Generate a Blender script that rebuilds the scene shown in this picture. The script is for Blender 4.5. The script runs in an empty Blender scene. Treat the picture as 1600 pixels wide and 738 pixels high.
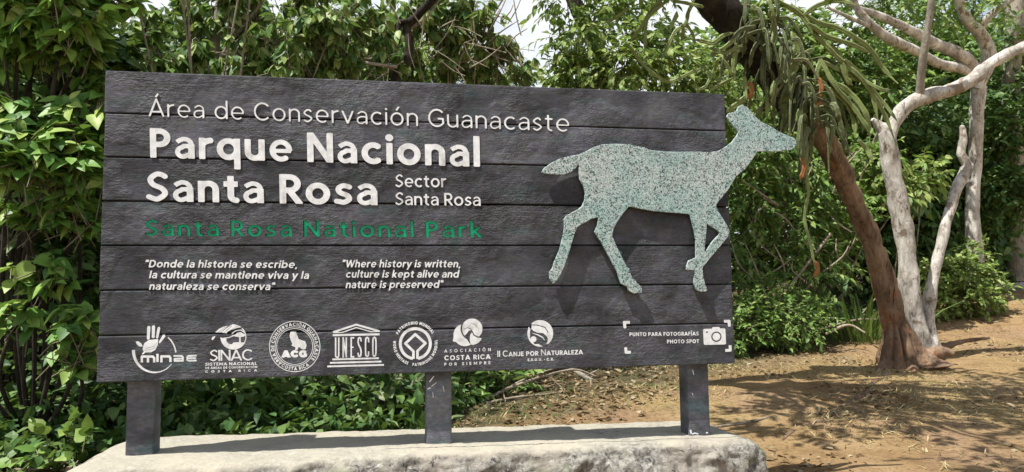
import bpy, math, random
import numpy as np
from mathutils import Matrix, Vector, noise as mnoise

scene = bpy.context.scene
col = scene.collection
R_ = math.radians

# ------------------------------------------------------------------ camera
F, YAW, PITCH, ROLL = 1188.107, -0.181328375, 0.0852668847, 0.0134382553
CAM = np.array([1.23596705, -3.77834074, 0.343558651])      # z = 0 is the underside of the sign board
SW, SH = 3.11746679, 1.45                                    # board width and height


def rotm(yaw, pitch, roll):
    cy, sy = math.cos(yaw), math.sin(yaw)
    cp, sp = math.cos(pitch), math.sin(pitch)
    cr, sr = math.cos(roll), math.sin(roll)
    return (np.array([[cy, -sy, 0], [sy, cy, 0], [0, 0, 1]]) @ np.array([[1, 0, 0], [0, cp, -sp], [0, sp, cp]])
            @ np.array([[cr, 0, sr], [0, 1, 0], [-sr, 0, cr]]))


RM = rotm(YAW, PITCH, ROLL)
cd = bpy.data.cameras.new('camera')
cam = bpy.data.objects.new('camera', cd)
col.objects.link(cam)
cam.matrix_world = Matrix([[RM[0, 0], RM[0, 2], -RM[0, 1], CAM[0]], [RM[1, 0], RM[1, 2], -RM[1, 1], CAM[1]],
                           [RM[2, 0], RM[2, 2], -RM[2, 1], CAM[2]], [0, 0, 0, 1]])
cd.sensor_width = 36
cd.lens = F / 1600 * 36
cd.clip_end = 500
scene.camera = cam

# ------------------------------------------------------------------ light
SUN_TO = Vector((-0.43, -0.175, 1.0)).normalized()            # direction towards the sun
sl = bpy.data.lights.new('sun', 'SUN')
sl.energy = 5.0
sl.angle = R_(0.5)
sl.color = (1.0, 0.97, 0.91)
sun = bpy.data.objects.new('sun', sl)
col.objects.link(sun)
sun.rotation_euler = SUN_TO.to_track_quat('Z', 'Y').to_euler()
w = bpy.data.worlds.new('World')
scene.world = w
w.use_nodes = True
nt = w.node_tree
nt.nodes.clear()
wo = nt.nodes.new('ShaderNodeOutputWorld')
bg = nt.nodes.new('ShaderNodeBackground')
sk = nt.nodes.new('ShaderNodeTexSky')
sk.sky_type = 'NISHITA'
sk.sun_disc = False
sk.sun_elevation = math.asin(SUN_TO.z)
sk.sun_rotation = math.atan2(SUN_TO.x, SUN_TO.y)
tc = nt.nodes.new('ShaderNodeTexCoord')
nz = nt.nodes.new('ShaderNodeTexNoise')
nz.inputs['Scale'].default_value = 2.2
nz.inputs['Detail'].default_value = 6
rp = nt.nodes.new('ShaderNodeValToRGB')
rp.color_ramp.elements[0].position = 0.32
rp.color_ramp.elements[1].position = 0.5
mx = nt.nodes.new('ShaderNodeMix')
mx.data_type = 'RGBA'
mx.inputs[7].default_value = (6.3, 6.5, 6.8, 1)               # bright broken cloud
nt.links.new(tc.outputs['Generated'], nz.inputs['Vector'])
nt.links.new(nz.outputs['Fac'], rp.inputs['Fac'])
sz = nt.nodes.new('ShaderNodeSeparateXYZ')                   # cloud banks stand low round the horizon, bluer overhead
nt.links.new(tc.outputs['Generated'], sz.inputs[0])
el = nt.nodes.new('ShaderNodeMapRange')
el.inputs[1].default_value = 0.42
el.inputs[2].default_value = 0.75
el.inputs[3].default_value = 1.0
el.inputs[4].default_value = 0.22
nt.links.new(sz.outputs['Z'], el.inputs[0])
mu = nt.nodes.new('ShaderNodeMath')
mu.operation = 'MULTIPLY'
nt.links.new(rp.outputs['Color'], mu.inputs[0])
nt.links.new(el.outputs[0], mu.inputs[1])
nt.links.new(mu.outputs[0], mx.inputs['Factor'])
nt.links.new(sk.outputs['Color'], mx.inputs[6])
nt.links.new(mx.outputs[2], bg.inputs['Color'])
bg.inputs['Strength'].default_value = 0.10
nt.links.new(bg.outputs['Background'], wo.inputs['Surface'])
scene.view_settings.view_transform = 'Standard'
scene.view_settings.look = 'None'
scene.view_settings.gamma = 1
scene.view_settings.use_curve_mapping = False
scene.view_settings.exposure = 0.68
scene.render.engine = 'CYCLES'
scene.cycles.max_bounces = 6
scene.cycles.diffuse_bounces = 3
scene.cycles.transmission_bounces = 3
scene.cycles.transparent_max_bounces = 4


# ------------------------------------------------------------------ helpers
def ray(px, py):
    return RM @ np.array([(px - 800) / F, 1.0, (369 - py) / F])


def at(px, py, Y):
    d = ray(px, py)
    return CAM + d * (Y - CAM[1]) / d[1]


def depth(p):
    return float(((np.asarray(p) - CAM) @ RM)[1])


def link(o, parent=None):
    col.objects.link(o)
    if parent:
        o.parent = parent
    return o


def tag(o, label=None, cat=None, group=None, kind=None):
    if label: o['label'] = label
    if cat: o['category'] = cat
    if group: o['group'] = group
    if kind: o['kind'] = kind
    return o


def thing(name, loc, label, cat, group=None):
    o = bpy.data.objects.new(name, None)
    o.empty_display_size = 0.1
    o.location = loc
    col.objects.link(o)
    return tag(o, label, cat, group)


def mesh_np(name, V, Fc, mat, parent=None, smooth=True):
    """V (n,3) world coordinates, Fc list of (m,k) index arrays"""
    me = bpy.data.meshes.new(name)
    V = np.asarray(V, np.float32)
    if parent is not None:
        V = V - np.array(parent.location, np.float32)
    Fc = [np.asarray(f, np.int32) for f in Fc if len(f)]
    loops = np.concatenate([f.ravel() for f in Fc])
    tot = np.concatenate([np.full(len(f), f.shape[1], np.int32) for f in Fc])
    start = np.concatenate([[0], np.cumsum(tot)[:-1]]).astype(np.int32)
    me.vertices.add(len(V)); me.vertices.foreach_set('co', V.ravel())
    me.loops.add(len(loops)); me.loops.foreach_set('vertex_index', loops)
    me.polygons.add(len(tot))
    me.polygons.foreach_set('loop_start', start)
    me.polygons.foreach_set('loop_total', tot)
    me.polygons.foreach_set('use_smooth', np.full(len(tot), smooth))
    me.update(calc_edges=True)
    me.validate()
    me.materials.append(mat)
    o = bpy.data.objects.new(name, me)
    link(o, parent)
    return o


class MB:
    def __init__(s): s.V = []; s.F = {3: [], 4: []}; s.n = 0

    def add(s, V, *Fs):
        s.V.append(np.asarray(V, float).reshape(-1, 3))
        for f in Fs:
            f = np.asarray(f, np.int64)
            if len(f): s.F[f.shape[1]].append(f + s.n)
        s.n += len(s.V[-1])

    def build(s, name, mat, parent=None, smooth=True):
        Fc = [np.concatenate(v) for v in s.F.values() if v]
        return mesh_np(name, np.concatenate(s.V), Fc, mat, parent, smooth)


def catmull(P, n):
    """resample control points (k,d) smoothly, n per span"""
    P = np.asarray(P, float)
    if len(P) < 3:
        t = np.linspace(0, 1, n + 1)[:, None]
        return P[0] * (1 - t) + P[-1] * t
    Q = np.vstack([2 * P[0] - P[1], P, 2 * P[-1] - P[-2]])
    out = []
    for i in range(len(P) - 1):
        a, b, c, d = Q[i:i + 4]
        t = np.linspace(0, 1, n, endpoint=False)[:, None]
        out.append(0.5 * (2 * b + (c - a) * t + (2 * a - 5 * b + 4 * c - d) * t ** 2 + (3 * b - a - 3 * c + d) * t ** 3))
    return np.vstack(out + [P[-1:]])


def tube(mb, P, rad, sides=8, lump=0.0, lscale=3.0, section=None, seed=0.0, cap=True, flute=None):
    P = np.asarray(P, float); rad = np.asarray(rad, float)
    n = len(P)
    T = np.gradient(P, axis=0)
    T /= np.linalg.norm(T, axis=1)[:, None] + 1e-9
    ref = np.array([0.13, 0.97, 0.2]) if abs(T[0][1]) < 0.9 else np.array([1.0, 0, 0])
    N = np.zeros_like(P)
    v = ref - T[0] * (ref @ T[0])
    for i in range(n):
        v = v - T[i] * (v @ T[i]); v /= np.linalg.norm(v) + 1e-9
        N[i] = v
    B = np.cross(T, N)
    a = np.linspace(0, 2 * np.pi, sides, endpoint=False)
    sec = np.ones(sides) if section is None else np.asarray(section, float)
    ring = (np.cos(a) * sec)[None, :, None] * N[:, None, :] + (np.sin(a) * sec)[None, :, None] * B[:, None, :]
    rr = rad[:, None] * np.ones((1, sides))
    if lump:
        G_ = np.zeros((n, sides))
        for i in range(n):
            for j in range(sides):
                q = (P[i] + ring[i, j] * rad[i]) * lscale
                G_[i, j] = mnoise.fractal(Vector((q[0] + seed, q[1], q[2] * 0.45)), 0.9, 2.1, 4)
        rr *= 1 + lump * 1.3 * (G_ - G_.mean())
    if flute is not None:
        rr *= 1 + np.asarray(flute)[:, None] * (np.cos(5 * a + 1)[None] + .6 * np.cos(9 * a + .4)[None] + .5 * np.cos(3 * a)[None])
    V = (P[:, None, :] + ring * rr[:, :, None]).reshape(-1, 3)
    i = np.arange(n - 1)[:, None]; j = np.arange(sides)[None, :]
    q = np.stack([i * sides + j, i * sides + (j + 1) % sides, (i + 1) * sides + (j + 1) % sides, (i + 1) * sides + j], -1).reshape(-1, 4)
    mb.add(V, q)
    if cap:
        V2 = np.vstack([V[:sides], P[:1] - T[:1] * rad[0] * 0.3, V[-sides:], P[-1:] + T[-1:] * rad[-1] * 0.5])
        k = np.arange(sides)
        t1 = np.stack([np.full(sides, sides), (k + 1) % sides, k], 1)
        t2 = np.stack([np.full(sides, 2 * sides + 1), sides + 1 + k, sides + 1 + (k + 1) % sides], 1)
        mb.add(V2, np.vstack([t1, t2]))


def pxtube(mb, pts, sides=14, n=8, lump=0.12, lscale=4.0, seed=0.0, flute=0.0):
    """pts: (px, py, Y, width in photo pixels) of a limb seen in the photograph at depth Y"""
    W = []
    for px, py, Y, wd in pts:
        p = at(px, py, Y)
        W.append([*p, wd / 2 / F * depth(p) / (1 + lump + 1.1 * flute)])
    C = catmull(W, n)
    s_ = np.linspace(1, 0, len(C)) if pts[0][1] > pts[-1][1] else np.linspace(0, 1, len(C))
    tube(mb, C[:, :3], np.maximum(C[:, 3], 0.002), sides, lump, lscale, seed=seed, flute=(flute * (.25 + .75 * s_ ** 3)) if flute else None)
    return C


# ------------------------------------------------------------------ materials
def mat(name):
    m = bpy.data.materials.new(name)
    m.use_nodes = True
    t = m.node_tree
    return m, t, t.nodes['Principled BSDF'], t.nodes['Material Output']


def N(t, kind, **kw):
    n = t.nodes.new(kind)
    for k, v in kw.items():
        if k in n.inputs: n.inputs[k].default_value = v
        else: setattr(n, k, v)
    return n


def ramp(t, fac, stops):
    r = t.nodes.new('ShaderNodeValToRGB')
    e = r.color_ramp.elements
    while len(e) < len(stops): e.new(0.5)
    for el, (p, c) in zip(e, stops):
        el.position = p
        el.color = (*c, 1) if len(c) == 3 else c
    t.links.new(fac, r.inputs['Fac'])
    return r.outputs['Color']


def mixc(t, fac, a, b, mode='MIX'):
    m = t.nodes.new('ShaderNodeMix')
    m.data_type = 'RGBA'
    m.blend_type = mode
    for s, v in ((m.inputs['Factor'], fac), (m.inputs[6], a), (m.inputs[7], b)):
        if hasattr(v, 'links'): t.links.new(v, s)
        elif isinstance(v, (int, float)): s.default_value = v
        else: s.default_value = (*v, 1)
    return m.outputs[2]


def coords(t, scale=(1, 1, 1), kind='Object'):
    c = t.nodes.new('ShaderNodeTexCoord')
    m = t.nodes.new('ShaderNodeMapping')
    m.inputs['Scale'].default_value = scale
    t.links.new(c.outputs[kind], m.inputs['Vector'])
    return m.outputs['Vector']


def noise(t, vec, scale, detail=5, rough=0.55, dist=0.0):
    n = t.nodes.new('ShaderNodeTexNoise')
    n.inputs['Scale'].default_value = scale
    n.inputs['Detail'].default_value = detail
    n.inputs['Roughness'].default_value = rough
    n.inputs['Distortion'].default_value = dist
    t.links.new(vec, n.inputs['Vector'])
    return n.outputs['Fac']


def bump(t, height, strength, distance, bsdf):
    b = t.nodes.new('ShaderNodeBump')
    b.inputs['Strength'].default_value = strength
    b.inputs['Distance'].default_value = distance
    t.links.new(height, b.inputs['Height'])
    t.links.new(b.outputs['Normal'], bsdf.inputs['Normal'])
    return b


def leaf_mat(name, cols, trans=0.28, tcol=(0.22, 0.34, 0.05), rough=0.5, spec=0.35):
    m, t, b, out = mat(name)
    g = t.nodes.new('ShaderNodeNewGeometry')
    c = ramp(t, g.outputs['Random Per Island'], [(i / max(1, len(cols) - 1), x) for i, x in enumerate(cols)])
    nv = noise(t, coords(t, (1, 1, 1)), 22, 3)
    c2 = mixc(t, 0.55, c, ramp(t, nv, [(0.3, (0.55, 0.6, 0.5)), (0.7, (1.25, 1.2, 1.1))]), 'MULTIPLY')
    t.links.new(c2, b.inputs['Base Color'])
    b.inputs['Roughness'].default_value = rough
    b.inputs['Specular IOR Level'].default_value = spec
    tr = t.nodes.new('ShaderNodeBsdfTranslucent')
    t.links.new(mixc(t, 0.6, c2, tcol), tr.inputs['Color'])
    ms = t.nodes.new('ShaderNodeMixShader')
    ms.inputs[0].default_value = trans
    t.links.new(b.outputs[0], ms.inputs[1]); t.links.new(tr.outputs[0], ms.inputs[2])
    t.links.new(ms.outputs[0], out.inputs['Surface'])
    return m


def bark_mat(name, c0, c1, c2, scale=9, stretch=0.3, bs=0.9, patch=None):
    m, t, b, out = mat(name)
    v = coords(t, (1, 1, stretch))
    n1 = noise(t, v, scale * 2.6, 9, 0.72, 0.9)
    n2 = noise(t, coords(t, (1, 1, 0.6)), scale * 0.35, 4)
    c = mixc(t, ramp(t, n2, [(0.42, (0, 0, 0)), (0.6, (1, 1, 1))]), ramp(t, n1, [(0.3, c0), (0.62, c1)]), ramp(t, n1, [(0.3, c1), (0.65, c2)]))
    if patch:
        n3 = noise(t, coords(t, (1, 1, 0.8)), scale * 0.6, 6, 0.6, 0.3)
        c = mixc(t, ramp(t, n3, [(0.57, (0, 0, 0)), (0.63, (1, 1, 1))]), c, patch)
    b.inputs['Roughness'].default_value = 0.9
    b.inputs['Specular IOR Level'].default_value = 0.2
    n4 = noise(t, coords(t, (1, 1, stretch * .6)), scale * .9, 6, .7, 1.5)
    t.links.new(mixc(t, 1.0, c, ramp(t, n4, [(0.36, (.34, .31, .28)), (0.42, (.95, .95, .95)), (0.7, (1.12, 1.1, 1.08))]), 'MULTIPLY'), b.inputs['Base Color'])
    bump(t, mixc(t, .5, n1, n4), bs, 0.05, b)
    return m


def plain(name, c, rough=0.7, spec=0.3):
    m, t, b, out = mat(name)
    n = noise(t, coords(t), 30, 4)
    t.links.new(mixc(t, 0.5, c, ramp(t, n, [(0.3, tuple(x * 0.6 for x in c)), (0.7, tuple(min(1, x * 1.25) for x in c))])), b.inputs['Base Color'])
    b.inputs['Roughness'].default_value = rough
    b.inputs['Specular IOR Level'].default_value = spec
    return m


# ------------------------------------------------------------------ lettering: a stroke alphabet turned into outlines
def arc(cx, cy, rx, ry, a0, a1, n=14):
    a = np.radians(np.linspace(a0, a1, n))
    return [(cx + rx * math.cos(q), cy + ry * math.sin(q)) for q in a]


XH = 0.72


def glyph(ch, w):
    """cap height 1; returns strokes [(points, closed)], clip (lo, hi) or None, width"""
    h = w / 2
    S = []
    clip = None
    acc = {'Á': 'A', 'É': 'E', 'Í': 'I', 'Ó': 'O', 'á': 'a', 'é': 'e', 'í': 'ı', 'ó': 'o'}
    if ch in acc:
        S, clip, wd = glyph(acc[ch], w)
        c = wd / 2
        y = 1.1 if ch.isupper() else XH + 0.13
        return S + [([(c - 0.03, y), (c + 0.09 + h * 0.3, y + 0.2)], False)], (None if clip is None else (clip[0], 9)), wd
    ow = 0.62 + 0.4 * w
    nw = 0.52 + 0.4 * w
    rx, ry = ow / 2 - h, XH / 2 - h + 0.012
    bowl = arc(ow / 2, XH / 2, rx, ry, 0, 360, 34)[:-1]
    if ch == ' ': return [], None, 0.2
    if ch == 'a':
        wd = 0.50 + 0.42 * w; r = wd - h; g = .78; k = h * g
        S = [([(0.06, XH - 0.14 - h * .3), (0.13, XH - 0.055 - k * .8), (wd * 0.42, XH - k + 0.012)] + arc(wd * 0.5, XH - k - 0.19, r - wd * 0.5, 0.2, 78, 0, 8), False, g),
             ([(r, XH * .66), (r, 0)], False),
             ([(r, 0.41 + k * .2), (h + .17, .41 + k * .2)] + arc(h + 0.14, 0.21 + k * .1, 0.14 + h - k, 0.2 - k * .1 - k * .5 + .0, 100, 268, 14)[0:] + [(wd * .5, k), (r, 0.17)], False, g)]
    elif ch in 'oO' or ch == '0':
        if ch == 'o': return [(bowl, True)], None, ow
        W = 0.84 + 0.25 * w
        return [(arc(W / 2, 0.5, W / 2 - h, 0.5 - h + 0.012, 0, 360, 44)[:-1], True)], None, W
    elif ch in 'bdpqg':
        x = h if ch in 'bp' else ow - h
        y0, y1 = {'b': (0, 1.04), 'd': (0, 1.04), 'p': (-0.32, XH), 'q': (-0.32, XH), 'g': (-0.1, XH)}[ch]
        S = [(bowl, True), ([(x, y0), (x, y1)], False)]; wd = ow
    elif ch == 'c':
        wd = ow - 0.09; S = [(arc(ow / 2, XH / 2, rx, ry, 48, 312, 26), False)]
    elif ch == 'e':
        wd = ow - 0.02; S = [(arc(ow / 2, XH / 2, rx, ry + h * .12, -2, 312, 30), False, .88), ([(h, XH / 2 - h * .12), (ow - h * .6, XH / 2 - h * .12)], False, .7)]
    elif ch in 'nhmur':
        top = 1.04 if ch == 'h' else XH
        rxx, ryy = (nw - 2 * h) / 2, min(0.27 - h * 0.5, (nw - 2 * h) / 2)
        ar = arc(nw / 2, XH - h - ryy + .012, rxx, ryy, 180, 0, 16)
        if ch == 'u':
            S = [([(h, XH)] + [(x, XH - y) for x, y in ar] + [(nw - h, XH)], False), ([(nw - h, XH), (nw - h, 0)], False)]; wd = nw
        elif ch == 'r':
            wd = 0.3 + 0.5 * w; S = [([(h, 0), (h, XH)], False), (arc(h + .3, XH - h - ryy + .012, .3, ryy, 180, 78, 10)[:9], False)]
        elif ch == 'm':
            d = nw - w; S = [([(h, 0), (h, XH)], False), (ar + [(nw - h, 0)], False), ([(x + d, y) for x, y in ar] + [(nw - h + d, 0)], False)]; wd = nw + d
        else:
            S = [([(h, 0), (h, top)], False), (ar + [(nw - h, 0)], False)]; wd = nw
    elif ch in 'iı':
        wd = w; S = [([(h, 0), (h, XH)], False)]
        if ch == 'i': S.append(('dot', (h, 0.9), h * 1.15 + .012))
    elif ch == 'l': wd = w; S = [([(h, 0), (h, 1.04)], False)]
    elif ch == 't':
        wd = 0.36 + 0.35 * w; x = 0.11 + h
        S = [([(x, 0.9), (x, 0.2 + h * .3)] + arc(x + 0.15, 0.14 + h, .15, .14 + .012, 180, 285, 8), False), ([(0, XH - h), (wd - .02, XH - h)], False)]
    elif ch == 'k':
        wd = 0.5 + .4 * w; clip = (0, 1.04)
        S = [([(h, 0), (h, 1.04)], False), ([(h, .24), (wd - .08, XH + .1)], False), ([(h + .14, .36), (wd - h * .6 + .06, -.08)], False)]
        S[1] = ([(h, .25), (wd - h - .02, XH - h * .5)], False)
    elif ch in 'sS':
        hh, wd = (XH, 0.42 + .4 * w) if ch == 's' else (1.0, 0.54 + .35 * w)
        k = hh
        P = [(wd - .07, k * .83), (wd * .72, k - h * 1.05), (wd * .46, k - h + .012), (h * 1.05 + .01, k * .755), (wd * .3, k * .565), (wd * .7, k * .44), (wd - h, k * .26), (wd * .52, h - .012), (wd * .27, h * 1.1), (.03, k * .16)]
        S = [([tuple(p) for p in catmull(P, 5)], False, .88)]
    elif ch in 'vyVAw W':
        pass
    if ch == 'v': wd = .54 + .4 * w; clip = (0, XH); c = wd / 2; S = [([(h * .6 - .05, XH + .12), (c, h * .45), (wd - h * .6 + .05, XH + .12)], False)]
    if ch == 'y':
        wd = .54 + .4 * w; clip = (-.32, XH); c = wd / 2
        S = [([(h * .6 - .05, XH + .12), (c, h * .45)], False), ([(wd - h * .6 + .05, XH + .12), (c - .17, -.42)], False)]
    if ch == 'w': wd = .86 + .4 * w; clip = (0, XH); S = [([(h * .6 - .03, XH + .12), (wd * .28, h * .4), (wd * .5, XH - h * .3), (wd * .72, h * .4), (wd - h * .6 + .03, XH + .12)], False)]
    if ch == 'z': wd = .48 + .3 * w; S = [([(0, XH - h), (wd - h * .7, XH - h), (h * .7, h), (wd, h)], False)]
    if ch == 'A': wd = .72 + .45 * w; clip = (0, 1); S = [([(h * .55 - .04, -.1), (wd / 2, 1 - h * .3), (wd - h * .55 + .04, -.1)], False), ([(wd * .2, .27), (wd * .8, .27)], False)]
    if ch == 'V': wd = .7 + .45 * w; clip = (0, 1); S = [([(h * .55 - .04, 1.1), (wd / 2, h * .3), (wd - h * .55 + .04, 1.1)], False)]
    if ch == 'W': wd = 1.02 + .5 * w; clip = (0, 1); S = [([(h * .5 - .03, 1.1), (wd * .27, h * .3), (wd * .5, 1 - h * .3), (wd * .73, h * .3), (wd - h * .5 + .03, 1.1)], False)]
    if ch == 'N': wd = .68 + .45 * w; clip = (0, 1); S = [([(h, -.1), (h, 1 - h * .2), (wd - h, h * .2), (wd - h, 1.1)], False)]
    if ch == 'M': wd = .82 + .5 * w; clip = (0, 1); S = [([(h, -.1), (h, 1 - h * .2), (wd / 2, .25), (wd - h, 1 - h * .2), (wd - h, -.1)], False)]
    if ch == 'I': wd = w; S = [([(h, 0), (h, 1)], False)]
    if ch == 'J': wd = .38 + .3 * w; S = [([(wd - h, 1), (wd - h, .28)] + arc(wd / 2 - .02, .26, wd / 2 - h + .02, .26 - h, 0, -160, 10), False)]
    if ch == 'L': wd = .44 + .2 * w; S = [([(h, 1), (h, h), (wd, h)], False)]
    if ch in 'EF':
        wd = .48 + .2 * w; S = [([(h, 0), (h, 1)], False), ([(h, 1 - h), (wd, 1 - h)], False), ([(h, .52), (wd - .04, .52)], False)]
        if ch == 'E': S.append(([(h, h), (wd, h)], False))
    if ch == 'H': wd = .66 + .4 * w; S = [([(h, 0), (h, 1)], False), ([(wd - h, 0), (wd - h, 1)], False), ([(h, .53), (wd - h, .53)], False)]
    if ch == 'T': wd = .56 + .3 * w; S = [([(0, 1 - h), (wd, 1 - h)], False), ([(wd / 2, 0), (wd / 2, 1 - h)], False)]
    if ch == 'U': wd = .64 + .4 * w; S = [([(h, 1), (h, .33)] + arc(wd / 2, .33, wd / 2 - h, .33 - h + .012, 180, 360, 18) + [(wd - h, 1)], False)]
    if ch == 'D': wd = .7 + .3 * w; S = [([(h, h), (h, 1 - h), (wd * .42, 1 - h)] + arc(wd * .42, .5, wd * .58 - h, .5 - h, 85, -85, 16) + [(wd * .42, h)], True)]
    if ch in 'PRB':
        wd = .54 + .35 * w
        b0 = .42 + h * .35
        cy = (1 - h + b0) / 2; rr = (1 - h - b0) / 2
        S = [([(h, 0), (h, 1)], False), ([(h, 1 - h), (wd - h - rr, 1 - h)] + arc(wd - h - rr, cy, rr, rr, 85, -85, 12) + [(wd - h - rr, b0), (h, b0)], False)]
        if ch == 'R': S.append(([(wd * .45, b0), (wd - h * .5 + .06, -.08)], False)); clip = (0, 1)
        if ch == 'B':
            r2 = (b0 - h) / 2; S.append(([(wd - h - r2, b0)] + arc(wd - h - r2 + .03, h + r2, r2, r2, 85, -85, 12) + [(h, h)], False)); wd += .03
    if ch in 'CG':
        W = .84 + .25 * w; wd = W - .1
        a = arc(W / 2, .5, W / 2 - h, .5 - h + .012, 42, 318 if ch == 'C' else 330, 34)
        S = [(a, False)]
        if ch == 'G': S = [(a + [(wd - h + .02, .2), (wd - h + .02, .46), (W * .55, .46)], False)]; wd += .02
    if ch == 'Z': wd = .58 + .3 * w; S = [([(0, 1 - h), (wd - h * .7, 1 - h), (h * .7, h), (wd, h)], False)]
    if ch == '“' or ch == '”':
        wd = .34; y0, y1 = (1.02, .72)
        S = [([(.05, y0), (.1, y1)], False), ([(.23, y0), (.28, y1)], False)] if ch == '”' else [([(.1, y0), (.05, y1)], False), ([(.28, y0), (.23, y1)], False)]
    if ch == ',': wd = .2; S = [([(.12, .1), (.06, -.16)], False)]
    if ch == '.': wd = w; S = [('dot', (h, h), h * 1.05)]
    if ch == '·': wd = w; S = [('dot', (h, .45), h * 1.3)]
    return S, clip, wd


def d_poly(X, Y, pts, closed, rad):
    """signed distance to a stroke; flat ends when open; rad a number or one per point"""
    P = np.asarray(pts, float)
    if closed: P = np.vstack([P, P[:1]])
    rad = np.broadcast_to(np.asarray(rad, float), (len(P),))
    D = np.full(X.shape, 1e9)
    n = len(P) - 1
    for i in range(n):
        a, b = P[i], P[i + 1]
        d = b - a; L = d @ d
        if L < 1e-12: continue
        t = ((X - a[0]) * d[0] + (Y - a[1]) * d[1]) / L
        tc_ = np.clip(t, 0, 1)
        ex, ey = X - a[0] - tc_ * d[0], Y - a[1] - tc_ * d[1]
        q = np.hypot(ex, ey) - (rad[i] + (rad[i + 1] - rad[i]) * tc_)
        if not closed:
            l = math.sqrt(L)
            if i == 0: q = np.maximum(q, -t * l)
            if i == n - 1: q = np.maximum(q, (t - 1) * l)
        D = np.minimum(D, q)
    return D


def d_fill(X, Y, pts):
    """signed distance to a filled polygon"""
    P = np.asarray(pts, float)
    D = np.full(X.shape, 1e9); ins = np.zeros(X.shape, bool)
    for a, b in zip(P, np.roll(P, -1, 0)):
        d = b - a; L = d @ d + 1e-12
        t = np.clip(((X - a[0]) * d[0] + (Y - a[1]) * d[1]) / L, 0, 1)
        D = np.minimum(D, np.hypot(X - a[0] - t * d[0], Y - a[1] - t * d[1]))
        c = (a[1] > Y) != (b[1] > Y)
        with np.errstate(divide='ignore', invalid='ignore'):
            ins ^= c & (X < (b[0] - a[0]) * (Y - a[1]) / (b[1] - a[1]) + a[0])
    return np.where(ins, -D, D)


def contours(D, x0, y0, s):
    """closed outlines of D < 0 on a grid (marching squares)"""
    D = D.copy()
    D[0, :] = D[-1, :] = 1; D[:, 0] = D[:, -1] = 1
    D[np.abs(D) < 1e-7] = 1e-7
    I = D < 0
    code = I[:-1, :-1] * 1 + I[:-1, 1:] * 2 + I[1:, 1:] * 4 + I[1:, :-1] * 8
    tab = {1: [(3, 0)], 2: [(0, 1)], 3: [(3, 1)], 4: [(1, 2)], 5: [(3, 2), (1, 0)], 6: [(0, 2)], 7: [(3, 2)], 8: [(2, 3)], 9: [(2, 0)], 10: [(0, 3), (2, 1)], 11: [(2, 1)], 12: [(1, 3)], 13: [(1, 0)], 14: [(0, 3)]}
    nxt = {}; pos = {}

    def ek(j, i, e):
        return ((j, i, 0), (j, i + 1, 1), (j + 1, i, 0), (j, i, 1))[e]

    def ep(k):
        j, i, o = k
        a = D[j, i]
        if o == 0:
            b = D[j, i + 1]; t = a / (a - b); return (x0 + (i + t) * s, y0 + j * s)
        b = D[j + 1, i]; t = a / (a - b); return (x0 + i * s, y0 + (j + t) * s)
    for j, i in zip(*np.nonzero((code > 0) & (code < 15))):
        for a, b in tab[int(code[j, i])]:
            nxt[ek(j, i, a)] = ek(j, i, b)
    loops = []
    while nxt:
        k0, k = next(iter(nxt.items()))
        del nxt[k0]
        L = [ep(k0)]
        while k != k0 and k in nxt:
            L.append(ep(k)); k = nxt.pop(k)
        if len(L) > 4:
            L = simplify(np.array(L), s * 0.06)
            if len(L) > 2: loops.append(L)
    return loops


def simplify(L, tol):
    k = int(np.argmax(((L - L[0]) ** 2).sum(1)))
    if k == 0: return L[:0]

    def dp(A):
        if len(A) < 3: return A
        d = A[-1] - A[0]; n = np.hypot(*d) + 1e-12
        q = np.abs((A[:, 0] - A[0, 0]) * d[1] - (A[:, 1] - A[0, 1]) * d[0]) / n
        m = int(np.argmax(q))
        if q[m] < tol: return A[[0, -1]]
        return np.vstack([dp(A[:m + 1])[:-1], dp(A[m:])])
    return np.vstack([dp(L[:k + 1])[:-1], dp(np.vstack([L[k:], L[:1]]))[:-1]])


GC = {}


def glyph_loops(ch, w, slant=0.0, res=34):
    key = (ch, round(w, 4), slant, res)
    if key in GC: return GC[key]
    S, clip, wd = glyph(ch, w)
    if not S:
        GC[key] = ([], wd); return GC[key]
    s = 1.0 / res
    x0, y0 = -0.25, -0.5
    X, Y = np.meshgrid(np.arange(x0, wd + 0.3, s), np.arange(y0, 1.55, s))
    D = np.full(X.shape, 1e9)
    for st in S:
        if st[0] == 'dot': D = np.minimum(D, np.hypot(X - st[1][0], Y - st[1][1]) - st[2])
        else: D = np.minimum(D, d_poly(X, Y, st[0], st[1], w / 2 * (st[2] if len(st) > 2 else 1)))
    if clip: D = np.maximum(D, np.maximum(clip[0] - Y, Y - clip[1]))
    Lp = contours(D, x0, y0, s)
    if slant: Lp = [np.stack([l[:, 0] + l[:, 1] * slant, l[:, 1]], 1) for l in Lp]
    GC[key] = (Lp, wd)
    return GC[key]


def text_px(txt, p0, p1, cap, w, slant=0.0, gap=0.13, res=34, fit_caps=None):
    """outlines in photo pixels of a line of text from baseline start p0 to baseline end p1"""
    x = 0; items = []
    for ch in txt:
        k = 1.0
        if fit_caps and ch.islower(): k, c2 = fit_caps, ch.upper()
        else: c2 = ch
        L, wd = glyph_loops(c2, w / k if k != 1 else w, slant, res)
        items.append((L, x, k)); x += wd * k + (gap if ch != ' ' else gap * 0.9)
    x -= gap
    p0 = np.array(p0, float); ex = (np.array(p1, float) - p0) / x
    ey = np.array([-0.02, -1.0]) * cap
    return [p0 + (l[:, :1] * k + xo) * ex + l[:, 1:] * k * ey for L, xo, k in items for l in L]


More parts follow.
